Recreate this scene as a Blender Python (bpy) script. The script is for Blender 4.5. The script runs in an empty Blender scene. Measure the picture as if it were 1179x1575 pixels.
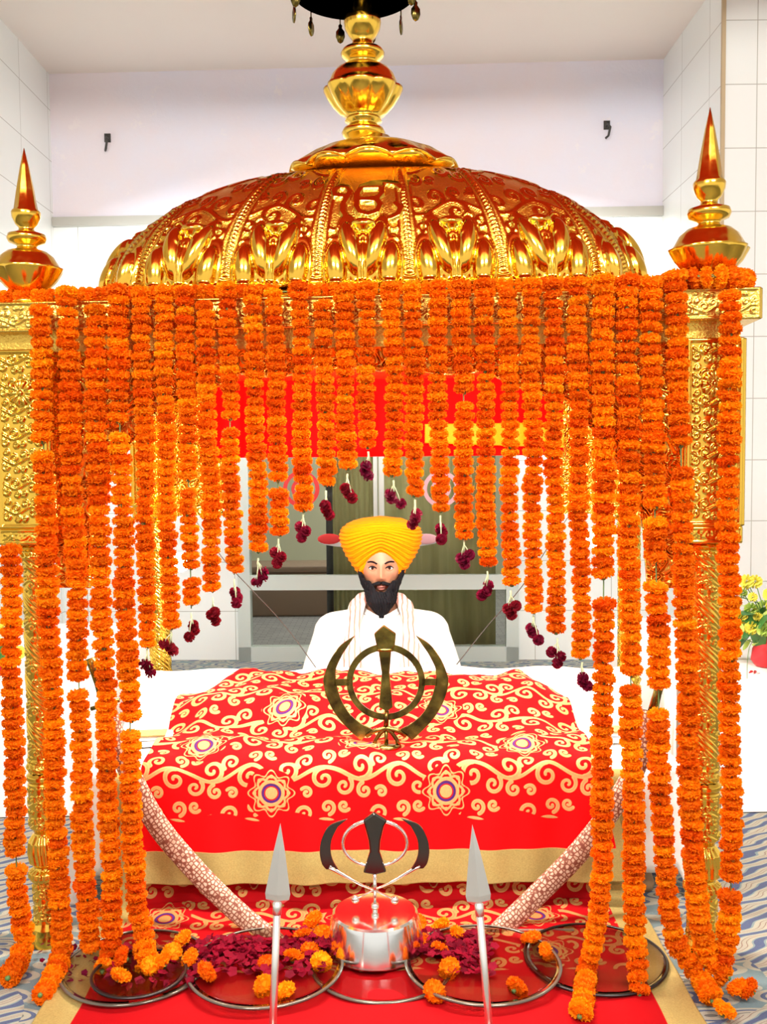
import bpy, bmesh, math, random
import numpy as np
from mathutils import Vector, Matrix, Quaternion

SC = bpy.context.scene
COL = SC.collection
PI = math.pi
rnd = random.Random(11)
rng = np.random.RandomState(5)

# ------------------------------------------------------------------ camera, light, exposure
FPX = 1500.0; CX = 589.5; CY = 787.5; CAMZ = 1.26
TILT = math.atan(87.5/1500.0); ROLL = 0.009
_f = Vector((0, math.cos(TILT), -math.sin(TILT)))
_r0 = Vector((1, 0, 0)); _u0 = Vector((0, math.sin(TILT), math.cos(TILT)))
_r = _r0*math.cos(ROLL) - _u0*math.sin(ROLL)
_u = _r0*math.sin(ROLL) + _u0*math.cos(ROLL)
CAM = Vector((0, 0, CAMZ))
cd = bpy.data.cameras.new('camera'); cam = bpy.data.objects.new('camera', cd); COL.objects.link(cam)
cd.sensor_fit = 'HORIZONTAL'; cd.sensor_width = 36; cd.lens = 36*FPX/1179.0
cd.clip_start = 0.05; cd.clip_end = 200
cam.matrix_world = Matrix(((_r.x, _u.x, -_f.x, CAM.x), (_r.y, _u.y, -_f.y, CAM.y), (_r.z, _u.z, -_f.z, CAM.z), (0, 0, 0, 1)))
SC.camera = cam

SC.view_settings.view_transform = 'Standard'
try: SC.view_settings.look = 'None'
except Exception: pass
SC.view_settings.exposure = 0.27
SC.view_settings.gamma = 1.0
SC.view_settings.use_curve_mapping = False
SC.render.film_transparent = False
SC.cycles.max_bounces = 8; SC.cycles.transparent_max_bounces = 8
SC.cycles.glossy_bounces = 4; SC.cycles.diffuse_bounces = 3

w = bpy.data.worlds.new('world'); SC.world = w; w.use_nodes = True
bg = w.node_tree.nodes['Background']
bg.inputs[0].default_value = (1.0, 0.97, 0.93, 1); bg.inputs[1].default_value = 0.85

def area(name, loc, target, sx, sy, power, col=(1, 1, 1)):
    d = bpy.data.lights.new(name, 'AREA'); d.shape = 'RECTANGLE'; d.size = sx; d.size_y = sy
    d.energy = power; d.color = col
    o = bpy.data.objects.new(name, d); COL.objects.link(o); o.location = loc
    o.rotation_euler = (Vector(target)-Vector(loc)).to_track_quat('-Z', 'Y').to_euler()
    return o
def point(name, loc, power, col, r=0.03):
    d = bpy.data.lights.new(name, 'POINT'); d.energy = power; d.color = col; d.shadow_soft_size = r
    o = bpy.data.objects.new(name, d); COL.objects.link(o); o.location = loc
    return o
# hall lamps in front of the shrine
area('hall_tube_light', (-1.1, -0.6, 3.3), (-0.2, 2.6, 0.9), 1.2, 0.25, 95, (1, 0.97, 0.92))
area('hall_tube_light', (1.3, -0.6, 3.3), (0.2, 2.6, 0.9), 1.2, 0.25, 95, (1, 0.97, 0.92))
# lamps inside the canopy, over the book
area('canopy_lamp_light', (0.0, 2.53, 1.50), (0.0, 3.15, 0.3), 1.1, 0.10, 42, (1, 0.95, 0.88))
# recess behind
area('recess_light_west', (-1.5, 5.2, 2.5), (-1.0, 5.9, 0.9), 0.5, 0.5, 17, (0.93, 0.98, 1))
area('recess_light_east', (1.2, 5.2, 2.5), (0.9, 5.9, 0.9), 0.5, 0.5, 17, (0.97, 1, .98))
area('yard_light', (0.0, 7.6, 2.9), (0, 7.6, 0), 2.0, 1.0, 45, (1, 1, 0.95))

# ------------------------------------------------------------------ pixel -> place
def ray(px, py):
    return (_f + _r*((px-CX)/FPX) + _u*((CY-py)/FPX))
def P(px, py, Y):
    d = ray(px, py); return CAM + d*(Y/d.y)
def PF(px, py, z=0.0):
    d = ray(px, py); return CAM + d*((z-CAMZ)/d.z)
# the canopy's own frame (origin at its centre on the floor)
TH = math.radians(-4.0)
PO = Vector((-0.015, 2.93, 0))
PM = Matrix.Translation(PO) @ Matrix.Rotation(TH, 4, 'Z')
PN = PM.to_3x3() @ Vector((0, 1, 0))
def PL(px, py, ly):
    """point of the pixel's ray on the canopy-local plane y = ly"""
    d = ray(px, py); o = PM @ Vector((0, ly, 0))
    return CAM + d*((o-CAM).dot(PN)/d.dot(PN))

# ------------------------------------------------------------------ object helpers
def tag(o, label=None, cat=None, group=None, kind=None):
    if label: o['label'] = label
    if cat: o['category'] = cat
    if group: o['group'] = group
    if kind: o['kind'] = kind
    return o
def empty(name, loc=(0, 0, 0), rz=0.0, label=None, cat=None, group=None, kind=None):
    o = bpy.data.objects.new(name, None); COL.objects.link(o); o.empty_display_size = 0.05
    o.location = loc; o.rotation_euler = (0, 0, rz)
    return tag(o, label, cat, group, kind)
def place_local(o, parent):
    o.parent = parent
def new_mesh(name, verts, faces, mats, smooth=True, midx=None):
    me = bpy.data.meshes.new(name)
    verts = np.asarray(verts, dtype=np.float32).reshape(-1, 3)
    if isinstance(faces, np.ndarray):
        n, k = faces.shape
        me.vertices.add(len(verts)); me.vertices.foreach_set('co', verts.ravel())
        me.loops.add(n*k); me.polygons.add(n)
        me.loops.foreach_set('vertex_index', faces.astype(np.int32).ravel())
        me.polygons.foreach_set('loop_start', np.arange(0, n*k, k, dtype=np.int32))
        me.polygons.foreach_set('loop_total', np.full(n, k, dtype=np.int32))
        me.update(calc_edges=True)
    else:
        me.from_pydata([tuple(float(c) for c in v) for v in verts], [], faces); me.update()
    if not isinstance(mats, (list, tuple)): mats = [mats]
    for m in mats: me.materials.append(m)
    if midx is not None: me.polygons.foreach_set('material_index', np.asarray(midx, dtype=np.int32))
    me.polygons.foreach_set('use_smooth', np.full(len(me.polygons), bool(smooth)))
    me.update()
    return me
def link(name, me, parent=None, loc=None):
    o = bpy.data.objects.new(name, me); COL.objects.link(o)
    if parent is not None: o.parent = parent
    if loc is not None: o.location = loc
    return o
class MB:
    """collects verts / faces; build() makes one mesh object"""
    def __init__(s): s.v = []; s.f = []; s.m = []
    def add(s, vs, fs, mi=0, M=None):
        b = len(s.v)
        for p in vs:
            p = Vector(p)
            s.v.append(tuple(M @ p) if M is not None else tuple(p))
        for f in fs: s.f.append(tuple(i+b for i in f)); s.m.append(mi)
        return s
    def box(s, x0, x1, y0, y1, z0, z1, mi=0, M=None, bev=0.0):
        if bev <= 0:
            vs = [(x, y, z) for z in (z0, z1) for y in (y0, y1) for x in (x0, x1)]
            fs = [(0, 2, 3, 1), (4, 5, 7, 6), (0, 1, 5, 4), (2, 6, 7, 3), (0, 4, 6, 2), (1, 3, 7, 5)]
            return s.add(vs, fs, mi, M)
        bm = bmesh.new(); bmesh.ops.create_cube(bm, size=1)
        for v in bm.verts:
            v.co = Vector(((x0+x1)/2+v.co.x*(x1-x0), (y0+y1)/2+v.co.y*(y1-y0), (z0+z1)/2+v.co.z*(z1-z0)))
        bmesh.ops.bevel(bm, geom=list(bm.edges), offset=bev, segments=2, affect='EDGES', profile=0.5)
        bm.verts.index_update()
        vs = [v.co.copy() for v in bm.verts]; fs = [tuple(v.index for v in f.verts) for f in bm.faces]
        bm.free(); return s.add(vs, fs, mi, M)
    def tube(s, pts, rad, seg=8, mi=0, cap=True, flat=1.0):
        pts = [Vector(p) for p in pts]; n = len(pts)
        if not hasattr(rad, '__len__'): rad = [rad]*n
        up = Vector((0, 0, 1)); vs = []; fs = []
        t = (pts[1]-pts[0]).normalized()
        a = t.orthogonal().normalized() if abs(t.dot(up)) > .95 else t.cross(up).normalized()
        for i in range(n):
            t = (pts[min(i+1, n-1)]-pts[max(i-1, 0)]).normalized()
            a = (a - t*a.dot(t)).normalized(); b = t.cross(a)
            for k in range(seg):
                an = 2*PI*k/seg
                vs.append(pts[i]+(a*math.cos(an)+b*math.sin(an)*flat)*rad[i])
        for i in range(n-1):
            for k in range(seg):
                k2 = (k+1) % seg
                fs.append((i*seg+k, i*seg+k2, (i+1)*seg+k2, (i+1)*seg+k))
        if cap:
            fs.append(tuple(range(seg-1, -1, -1))); fs.append(tuple((n-1)*seg+k for k in range(seg)))
        return s.add(vs, fs, mi)
    def ball(s, c, r, seg=12, rings=8, mi=0, sc=(1, 1, 1), M=None):
        vs = [(0, 0, 1)]; c = Vector(c)
        for i in range(1, rings):
            ph = PI*i/rings
            for k in range(seg):
                a = 2*PI*k/seg; vs.append((math.sin(ph)*math.cos(a), math.sin(ph)*math.sin(a), math.cos(ph)))
        vs.append((0, 0, -1)); fs = []
        for k in range(seg): fs.append((0, 1+k, 1+(k+1) % seg))
        for i in range(rings-2):
            for k in range(seg):
                a = 1+i*seg+k; b = 1+i*seg+(k+1) % seg
                fs.append((a, a+seg, b+seg, b))
        l = len(vs)-1; st = 1+(rings-2)*seg
        for k in range(seg): fs.append((l, st+(k+1) % seg, st+k))
        out = []
        for v in vs:
            p = Vector((v[0]*r*sc[0], v[1]*r*sc[1], v[2]*r*sc[2]))
            if M is not None: p = M @ p
            out.append(c+p)
        return s.add(out, fs, mi)
    def lathe(s, prof, seg=32, c=(0, 0, 0), mi=0, mod=None, M=None):
        vs = []; fs = []; n = len(prof)
        for i, (r, z) in enumerate(prof):
            for k in range(seg):
                a = 2*PI*k/seg; rr = r*(mod(a, z, r) if mod else 1)
                vs.append((c[0]+rr*math.cos(a), c[1]+rr*math.sin(a), c[2]+z))
        for i in range(n-1):
            for k in range(seg):
                k2 = (k+1) % seg; fs.append((i*seg+k, i*seg+k2, (i+1)*seg+k2, (i+1)*seg+k))
        if prof[0][0] > 1e-5: fs.append(tuple(range(seg-1, -1, -1)))
        if prof[-1][0] > 1e-5: fs.append(tuple((n-1)*seg+k for k in range(seg)))
        return s.add(vs, fs, mi, M)
    def plate(s, outline, thick, mi=0, M=None, bev=0.0):
        """outline: list of (x,z) -> flat plate in the xz plane, given thickness along y"""
        bm = bmesh.new()
        vs = [bm.verts.new((x, -thick/2, z)) for x, z in outline]
        es = [bm.edges.new((vs[i], vs[(i+1) % len(vs)])) for i in range(len(vs))]
        bmesh.ops.triangle_fill(bm, use_beauty=True, use_dissolve=False, edges=es)
        r = bmesh.ops.extrude_face_region(bm, geom=list(bm.faces))
        nv = [g for g in r['geom'] if isinstance(g, bmesh.types.BMVert)]
        bmesh.ops.translate(bm, verts=nv, vec=(0, thick, 0))
        bmesh.ops.recalc_face_normals(bm, faces=list(bm.faces))
        bm.verts.index_update()
        a = [v.co.copy() for v in bm.verts]; f = [tuple(v.index for v in q.verts) for q in bm.faces]
        bm.free(); return s.add(a, f, mi, M)
    def mesh(s, name, mats, smooth=True):
        return new_mesh(name, np.array(s.v), s.f, mats, smooth, s.m)
    def build(s, name, mats, parent=None, smooth=True, angle=None):
        me = s.mesh(name, mats, smooth); o = link(name, me, parent)
        if angle is not None:
            bm = bmesh.new(); bm.from_mesh(me)
            for e in bm.edges:
                if len(e.link_faces) == 2 and e.calc_face_angle(0) > angle: e.smooth = False
            bm.to_mesh(me); bm.free()
        return o
def grid_faces(nr, nc, wrap=False):
    i = np.arange(nr-1)[:, None]; m = nc if wrap else nc-1
    k = np.arange(m)[None, :]; k2 = (k+1) % nc
    return np.stack([i*nc+k, i*nc+k2, (i+1)*nc+k2, (i+1)*nc+k], -1).reshape(-1, 4)
def fattr(me, name, arr):
    a = me.attributes.new(name, 'FLOAT', 'POINT'); a.data.foreach_set('value', np.asarray(arr, dtype=np.float32).ravel())
def smooth01(x): x = np.clip(x, 0, 1); return x*x*(3-2*x)
def catmull(pts, n=8):
    pts = [Vector(p) for p in pts]; out = []
    for i in range(len(pts)-1):
        p0 = pts[max(i-1, 0)]; p1 = pts[i]; p2 = pts[i+1]; p3 = pts[min(i+2, len(pts)-1)]
        for k in range(n):
            t = k/n
            out.append(0.5*((2*p1)+(p2-p0)*t+(2*p0-5*p1+4*p2-p3)*t*t+(3*p1-p0-3*p2+p3)*t**3))
    out.append(pts[-1]); return out

# ------------------------------------------------------------------ materials
MAT = {}
def mat(name, base=(.8, .8, .8), rough=.5, metal=0.0, **kw):
    m = bpy.data.materials.new(name); m.use_nodes = True
    nt = m.node_tree; b = nt.nodes['Principled BSDF']
    b.inputs['Base Color'].default_value = (*base, 1); b.inputs['Roughness'].default_value = rough
    b.inputs['Metallic'].default_value = metal
    for k, v in kw.items():
        b.inputs[k.replace('_', ' ')].default_value = v
    MAT[name] = m; return m
def N(m, t, **kw):
    n = m.node_tree.nodes.new(t)
    for k, v in kw.items(): setattr(n, k, v)
    return n
def L(m, a, b): m.node_tree.links.new(a, b)
def BS(m): return m.node_tree.nodes['Principled BSDF']
def coords(m, kind='Object', scale=(1, 1, 1)):
    tc = N(m, 'ShaderNodeTexCoord'); mp = N(m, 'ShaderNodeMapping'); mp.inputs['Scale'].default_value = scale
    L(m, tc.outputs[kind], mp.inputs['Vector']); return mp.outputs[0]
def noise(m, vec, scale, detail=3, rough=.5, dist=0.0):
    n = N(m, 'ShaderNodeTexNoise'); n.inputs['Scale'].default_value = scale; n.inputs['Detail'].default_value = detail
    n.inputs['Roughness'].default_value = rough; n.inputs['Distortion'].default_value = dist
    if vec is not None: L(m, vec, n.inputs['Vector'])
    return n
def ramp(m, fac, stops, interp='LINEAR'):
    r = N(m, 'ShaderNodeValToRGB'); r.color_ramp.interpolation = interp
    e = r.color_ramp.elements
    while len(e) < len(stops): e.new(0.5)
    for q, (p, c) in zip(e, stops): q.position = p; q.color = (*c, 1) if len(c) == 3 else c
    L(m, fac, r.inputs[0]); return r.outputs[0]
def bump(m, h, strength=.5, dist=.01, normal=None):
    b = N(m, 'ShaderNodeBump'); b.inputs['Strength'].default_value = strength; b.inputs['Distance'].default_value = dist
    L(m, h, b.inputs['Height'])
    if normal is not None: L(m, normal, b.inputs['Normal'])
    L(m, b.outputs[0], BS(m).inputs['Normal']); return b.outputs[0]
def mixc(m, fac, a, b):
    x = N(m, 'ShaderNodeMix', data_type='RGBA')
    if isinstance(fac, float): x.inputs[0].default_value = fac
    else: L(m, fac, x.inputs[0])
    for s, v in ((6, a), (7, b)):
        if isinstance(v, tuple): x.inputs[s].default_value = (*v, 1)
        else: L(m, v, x.inputs[s])
    return x.outputs[2]
def math_(m, op, a, b=None):
    x = N(m, 'ShaderNodeMath', operation=op)
    for s, v in ((0, a), (1, b)):
        if v is None: continue
        if isinstance(v, (float, int)): x.inputs[s].default_value = v
        else: L(m, v, x.inputs[s])
    return x.outputs[0]
def attr(m, name):
    a = N(m, 'ShaderNodeAttribute'); a.attribute_name = name; return a.outputs['Fac']
def maprange(m, v, a, b, c=0., d=1.):
    x = N(m, 'ShaderNodeMapRange'); x.clamp = True
    for i, q in enumerate((a, b, c, d)): x.inputs[i+1].default_value = q
    L(m, v, x.inputs[0]); return x.outputs[0]

# gold sheet metal
m = mat('polished_gold', (.93, .57, .075), .16, 1.0)
n = noise(m, coords(m), 60, 2); L(m, maprange(m, n.outputs[0], .3, .7, .10, .24), BS(m).inputs['Roughness'])
m = mat('brushed_gold', (.85, .55, .10), .27, 1.0)
n2 = noise(m, coords(m), 160, 3); bump(m, n2.outputs[0], .5, .003)
m = mat('dome_gold', (.94, .56, .07), .14, 1.0)
gd = attr(m, 'ground'); n = noise(m, coords(m), 190, 3)
L(m, maprange(m, gd, 0, 1, .13, .30), BS(m).inputs['Roughness'])
bump(m, math_(m, 'MULTIPLY', n.outputs[0], gd), .55, .005)
# embossed gold: beaten arabesque
m = mat('embossed_gold', (.86, .50, .07), .2, 1.0)
c = coords(m); nn = noise(m, c, 16, 1)
mx = mixc(m, .06, c, nn.outputs['Color'])
v = N(m, 'ShaderNodeTexVoronoi', feature='SMOOTH_F1'); v.inputs['Scale'].default_value = 42; L(m, mx, v.inputs['Vector'])
sw = math_(m, 'SINE', math_(m, 'MULTIPLY', v.outputs['Distance'], 17.0))
bump(m, sw, .75, .006)
m = mat('old_brass', (.3, .22, .05), .26, 1.0)
n = noise(m, coords(m), 22, 3); L(m, ramp(m, n.outputs[0], [(.35, (.09, .06, .02)), (.55, (.23, .17, .04)), (.75, (.46, .34, .08))]), BS(m).inputs['Base Color'])
bump(m, n.outputs[0], .2, .01)
m = mat('chrome_steel', (.88, .89, .86), .12, 1.0)
m = mat('steel', (.90, .88, .82), .34, 1.0)
m = mat('dark_steel', (.05, .05, .05), .3, .9)
m = mat('clear_glass', (.84, .80, .74), .0, 0, IOR=1.10, Transmission_Weight=1.0)
mat('blade_steel', (.11, .10, .09), .14, 1.0)  # steel darkened in colour for the dark surroundings the blades mirror
m = mat('door_glass', (.93, .97, .95), .02, 0, IOR=1.02, Transmission_Weight=1.0)
# marigold
def petal_mat(name, a, b):
    m = mat(name, a, .65, 0)
    oi = N(m, 'ShaderNodeObjectInfo'); nn = noise(m, coords(m), 90, 2)
    c = mixc(m, nn.outputs[0], a, b)
    hs = N(m, 'ShaderNodeHueSaturation'); L(m, c, hs.inputs['Color'])
    L(m, maprange(m, oi.outputs['Random'], 0, 1, .488, .512), hs.inputs['Hue'])
    L(m, maprange(m, oi.outputs['Random'], 0, 1, .86, 1.08), hs.inputs['Value'])
    L(m, hs.outputs[0], BS(m).inputs['Base Color'])
    tr = N(m, 'ShaderNodeBsdfTranslucent'); L(m, hs.outputs[0], tr.inputs['Color'])
    mixs = N(m, 'ShaderNodeMixShader'); mixs.inputs[0].default_value = .42
    BS(m).inputs['Specular IOR Level'].default_value = .1
    L(m, BS(m).outputs[0], mixs.inputs[1]); L(m, tr.outputs[0], mixs.inputs[2])
    L(m, mixs.outputs[0], m.node_tree.nodes['Material Output'].inputs['Surface'])
    return m
petal_mat('marigold_orange', (1.0, .30, .004), (1.0, .22, .003))
petal_mat('marigold_deep', (1.0, .25, .003), (1.0, .17, .002))
petal_mat('marigold_yellow', (1.0, .36, .006), (1.0, .28, .003))
petal_mat('rose_dark', (.26, .008, .03), (.13, .003, .015))
mat('stem_green', (.10, .20, .05), .6)
mat('string_pale', (.55, .6, .35), .8)
mat('leaf_green', (.05, .20, .04), .45)
mat('leaf_pale', (.45, .62, .12), .5)
mat('flower_yellow', (.95, .85, .12), .6)
mat('flower_red', (.65, .02, .03), .55)
petal_mat('rose_petal', (.40, .008, .04), (.22, .004, .02))
# plain paints
m = mat('white_sheet', (.93, .90, .86), .85)
nn = noise(m, coords(m), 9, 3); bump(m, nn.outputs[0], .3, .03)
m = mat('white_cotton', (.90, .88, .85), .85)
nn = noise(m, coords(m), 14, 2, dist=1.2); bump(m, nn.outputs[0], .35, .02)
m = mat('scarf_cloth', (.88, .80, .76), .85)
wv = N(m, 'ShaderNodeTexWave'); wv.inputs['Scale'].default_value = 16; wv.inputs['Distortion'].default_value = 3
L(m, coords(m), wv.inputs['Vector'])
L(m, ramp(m, wv.outputs['Fac'], [(.0, (.52, .20, .16)), (.25, (.66, .44, .38)), (.6, (.80, .74, .70))]), BS(m).inputs['Base Color'])
m = mat('turban_cloth', (1.0, .27, .0), .8, Specular_IOR_Level=.1)
m = mat('skin', (.60, .34, .22), .5); nn = noise(m, coords(m), 30, 2)
L(m, mixc(m, nn.outputs[0], (.46, .23, .14), (.34, .16, .095)), BS(m).inputs['Base Color'])
mat('lip', (.26, .10, .085), .45); mat('beard_hair', (.008, .008, .011), .8, Specular_IOR_Level=.15); mat('eye_white', (.8, .78, .75), .25)
mat('iris', (.03, .012, .008), .15)
mat('bright_red_cloth', (.92, .0006, .0004), .8, Specular_IOR_Level=0.05)
mat('awning_red', (.66, .028, .008), .85)
mat('yellow_gold_cloth', (.85, .20, .004), .6, Specular_IOR_Level=0.1)
m = mat('gold_border', (.62, .47, .16), .42, .35)
nn = noise(m, coords(m), 120, 3); L(m, mixc(m, nn.outputs[0], (.58, .44, .14), (.32, .23, .07)), BS(m).inputs['Base Color']); bump(m, nn.outputs[0], .4, .004)
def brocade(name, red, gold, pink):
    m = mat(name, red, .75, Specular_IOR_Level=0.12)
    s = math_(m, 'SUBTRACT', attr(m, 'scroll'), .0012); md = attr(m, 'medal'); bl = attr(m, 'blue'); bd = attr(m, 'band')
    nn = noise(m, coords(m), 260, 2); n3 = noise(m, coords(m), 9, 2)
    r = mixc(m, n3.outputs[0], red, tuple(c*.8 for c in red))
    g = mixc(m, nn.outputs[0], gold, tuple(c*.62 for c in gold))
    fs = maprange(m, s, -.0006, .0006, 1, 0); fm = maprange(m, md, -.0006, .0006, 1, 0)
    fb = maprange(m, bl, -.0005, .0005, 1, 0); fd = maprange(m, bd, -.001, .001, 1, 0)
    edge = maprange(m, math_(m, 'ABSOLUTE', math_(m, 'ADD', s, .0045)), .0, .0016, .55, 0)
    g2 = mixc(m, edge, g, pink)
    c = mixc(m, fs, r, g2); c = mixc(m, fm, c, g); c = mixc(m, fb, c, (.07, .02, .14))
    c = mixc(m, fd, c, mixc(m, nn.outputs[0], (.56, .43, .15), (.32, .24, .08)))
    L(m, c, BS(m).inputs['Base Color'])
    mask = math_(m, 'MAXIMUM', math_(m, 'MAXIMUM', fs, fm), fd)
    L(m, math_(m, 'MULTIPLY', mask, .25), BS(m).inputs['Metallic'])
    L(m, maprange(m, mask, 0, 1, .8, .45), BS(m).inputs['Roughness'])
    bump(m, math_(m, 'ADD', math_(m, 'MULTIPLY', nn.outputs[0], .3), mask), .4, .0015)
brocade('red_brocade', (.80, .0012, .003), (.82, .47, .17), (.85, .22, .10))
brocade('shaded_brocade', (.42, .0012, .004), (.62, .34, .11), (.60, .10, .06))  # lower cloth: red and gold darkened for the shade it hangs in
# sheath cloth: pale with small dark chain pattern
m = mat('chain_cloth', (.85, .68, .56), .6, .15)
br = N(m, 'ShaderNodeTexVoronoi', feature='DISTANCE_TO_EDGE'); br.inputs['Scale'].default_value = 95; br.inputs['Randomness'].default_value = .55
L(m, coords(m, 'UV', (1, 1, 1)), br.inputs['Vector'])
L(m, ramp(m, br.outputs['Distance'], [(.0, (.20, .05, .03)), (.09, (.28, .09, .05)), (.15, (.55, .32, .21)), (.3, (.72, .54, .40))]), BS(m).inputs['Base Color'])
# wall tiles
m = mat('wall_tile', (.86, .88, .86), .22)
mat('smoky_glass', (.16, .15, .12), .12, .5)
tc = N(m, 'ShaderNodeUVMap'); b = N(m, 'ShaderNodeTexBrick'); L(m, tc.outputs[0], b.inputs['Vector'])
b.offset = 0; b.inputs['Scale'].default_value = 1; b.inputs['Mortar Size'].default_value = .0022; b.inputs['Mortar Smooth'].default_value = .2
b.inputs['Brick Width'].default_value = .46; b.inputs['Row Height'].default_value = .305
b.inputs['Color1'].default_value = (.90, .93, .90, 1); b.inputs['Color2'].default_value = (.93, .95, .92, 1); b.inputs['Mortar'].default_value = (.48, .47, .42, 1)
L(m, b.outputs['Color'], BS(m).inputs['Base Color'])
# plaster, peeling a little
m = mat('plaster_lilac', (.72, .66, .74), .9)
c = coords(m); n1 = noise(m, c, 1.3, 4, .6); n2 = noise(m, c, 5, 8, .72)
base = ramp(m, n1.outputs[0], [(.35, (.86, .78, .82)), (.65, (.80, .80, .92))])
fl = ramp(m, n2.outputs[0], [(.60, (0, 0, 0)), (.64, (1, 1, 1))])
L(m, mixc(m, math_(m, 'MULTIPLY', fl, .35), base, (.93, .88, .86)), BS(m).inputs['Base Color'])
bump(m, n2.outputs[0], .5, .012)
m = mat('ceiling_paint', (.80, .70, .62), .9)
n1 = noise(m, coords(m), 1.5, 4); L(m, mixc(m, n1.outputs[0], (.95, .87, .80), (.88, .79, .73)), BS(m).inputs['Base Color'])
mat('beam_pink', (.74, .45, .38), .9)
# patterned carpet
m = mat('carpet', (.5, .48, .38), .95)
c = coords(m, 'Object', (1, 1, 1))
mp = N(m, 'ShaderNodeMapping'); mp.inputs['Rotation'].default_value = (0, 0, .55); mp.inputs['Scale'].default_value = (4.2, 11, 1); L(m, c, mp.inputs['Vector'])
vr = N(m, 'ShaderNodeTexVoronoi'); vr.inputs['Scale'].default_value = 1.6; vr.inputs['Randomness'].default_value = .75; L(m, mp.outputs[0], vr.inputs['Vector'])
ring = ramp(m, vr.outputs['Distance'], [(.0, (.03, .07, .24)), (.16, (.07, .15, .36)), (.20, (.62, .60, .48)), (.27, (.16, .17, .16)), (.31, (.60, .58, .46)), (.42, (.05, .10, .28)), (.50, (.60, .58, .46)), (.62, (.20, .33, .38))], 'CONSTANT')
wv = N(m, 'ShaderNodeTexWave'); wv.inputs['Scale'].default_value = 1.1; wv.inputs['Distortion'].default_value = 5; wv.inputs['Detail'].default_value = 1; L(m, mp.outputs[0], wv.inputs['Vector'])
wcol = ramp(m, wv.outputs['Fac'], [(.0, (.05, .10, .30)), (.22, (.28, .42, .46)), (.42, (.66, .63, .50)), (.8, (.60, .58, .46)), (.9, (.25, .06, .05)), (.94, (.62, .58, .46))], 'CONSTANT')
sep = N(m, 'ShaderNodeTexNoise'); sep.inputs['Scale'].default_value = 2.2; sep.inputs['Detail'].default_value = 0; L(m, c, sep.inputs['Vector'])
mk = ramp(m, sep.outputs[0], [(.0, (0, 0, 0)), (.5, (1, 1, 1))], 'CONSTANT')
fine = noise(m, c, 300, 2)
cc = mixc(m, mk, ring, wcol); cc = mixc(m, .38, cc, (.03, .035, .03)); L(m, mixc(m, math_(m, 'MULTIPLY', fine.outputs[0], .4), cc, (.22, .20, .15)), BS(m).inputs['Base Color'])
bump(m, fine.outputs[0], .5, .004)
mat('aluminium', (.66, .72, .68), .4, .35); mat('dark_frame', (.05, .045, .04), .5)
m = mat('yard_tiles', (.36, .35, .34), .6)
b = N(m, 'ShaderNodeTexBrick'); b.inputs['Scale'].default_value = 6; b.inputs['Color1'].default_value = (.38, .36, .36, 1); b.inputs['Color2'].default_value = (.30, .29, .29, 1); b.inputs['Mortar'].default_value = (.22, .2, .2, 1)
L(m, coords(m), b.inputs['Vector']); L(m, b.outputs[0], BS(m).inputs['Base Color'])
m = mat('olive_curtain', (.48, .43, .17), .85)
wv = N(m, 'ShaderNodeTexNoise'); wv.inputs['Scale'].default_value = 5; L(m, coords(m, 'Object', (6, 1, .35)), wv.inputs['Vector'])
L(m, mixc(m, wv.outputs[0], (.36, .32, .12), (.60, .55, .27)), BS(m).inputs['Base Color'])
mat('yard_cream', (.62, .60, .42), .8); mat('sticker_red', (.75, .03, .03), .5); mat('sticker_white', (.9, .88, .86), .5); mat('sticker_pink', (.85, .45, .5), .5)
mat('black_wire', (.05, .04, .035), .6)
def emis(name, col, s):
    m = mat(name, col, .5); BS(m).inputs['Emission Color'].default_value = (*col, 1); BS(m).inputs['Emission Strength'].default_value = s
emis('bulb_glow', (1, .93, .82), 60.0); emis('tube_glow', (1, .96, .9), 12.0)
mat('lamp_white', (.85, .85, .85), .4)

# ------------------------------------------------------------------ scroll-work field, used for relief and embroidery
def spiral(cx, cy, R, a0, turns, d, w0, n=60, shrink=.86):
    s = np.linspace(0, 1, n); r = R*(1-shrink*s); a = a0+d*2*PI*turns*s
    return np.stack([cx+r*np.cos(a), cy+r*np.sin(a), w0*(1-.45*s)], 1)
def tile_field(curves, nu, nv, asp):
    """periodic signed distance (tile width = 1, tile height = asp); negative inside the strokes"""
    pts = np.concatenate(curves); allp = []
    for dx in (-1, 0, 1):
        for dy in (-asp, 0, asp): allp.append(pts+np.array([dx, dy, 0]))
    allp = np.concatenate(allp)
    k = (allp[:, 0] > -.35) & (allp[:, 0] < 1.35) & (allp[:, 1] > -.35) & (allp[:, 1] < asp+.35); allp = allp[k]
    U, V = np.meshgrid(np.arange(nu)/nu, np.arange(nv)/nv*asp)
    out = np.full(U.shape, 9.0)
    for p in allp: out = np.minimum(out, np.hypot(U-p[0], V-p[1])-p[2])
    return out
def tile_sample(F, u, v, asp):
    nv, nu = F.shape; x = (u % 1)*nu; y = ((v/asp) % 1)*nv
    i = np.floor(x).astype(int); j = np.floor(y).astype(int); fx = x-i; fy = y-j
    i0 = i % nu; i1 = (i+1) % nu; j0 = j % nv; j1 = (j+1) % nv
    return (F[j0, i0]*(1-fx)+F[j0, i1]*fx)*(1-fy)+(F[j1, i0]*(1-fx)+F[j1, i1]*fx)*fy
ASP = .72
_cv = []
def hook(x, y, R, a0, d, w=.026, turns=1.25): _cv.append(spiral(x, y, R, a0, turns, d, w))
xx = np.linspace(0, 1, 90)
_cv.append(np.stack([xx, .36+.10*np.sin(2*PI*xx), np.full(90, .020)], 1))
hook(.25, .30, .155, PI/2, -1); hook(.75, .42, .155, -PI/2, -1)
hook(.50, .18, .12, PI*.75, 1, .022); hook(.02, .54, .12, -PI*.25, 1, .022)
hook(.30, .60, .10, -PI*.6, -1, .022); hook(.80, .10, .10, PI*.4, -1, .022)
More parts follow.
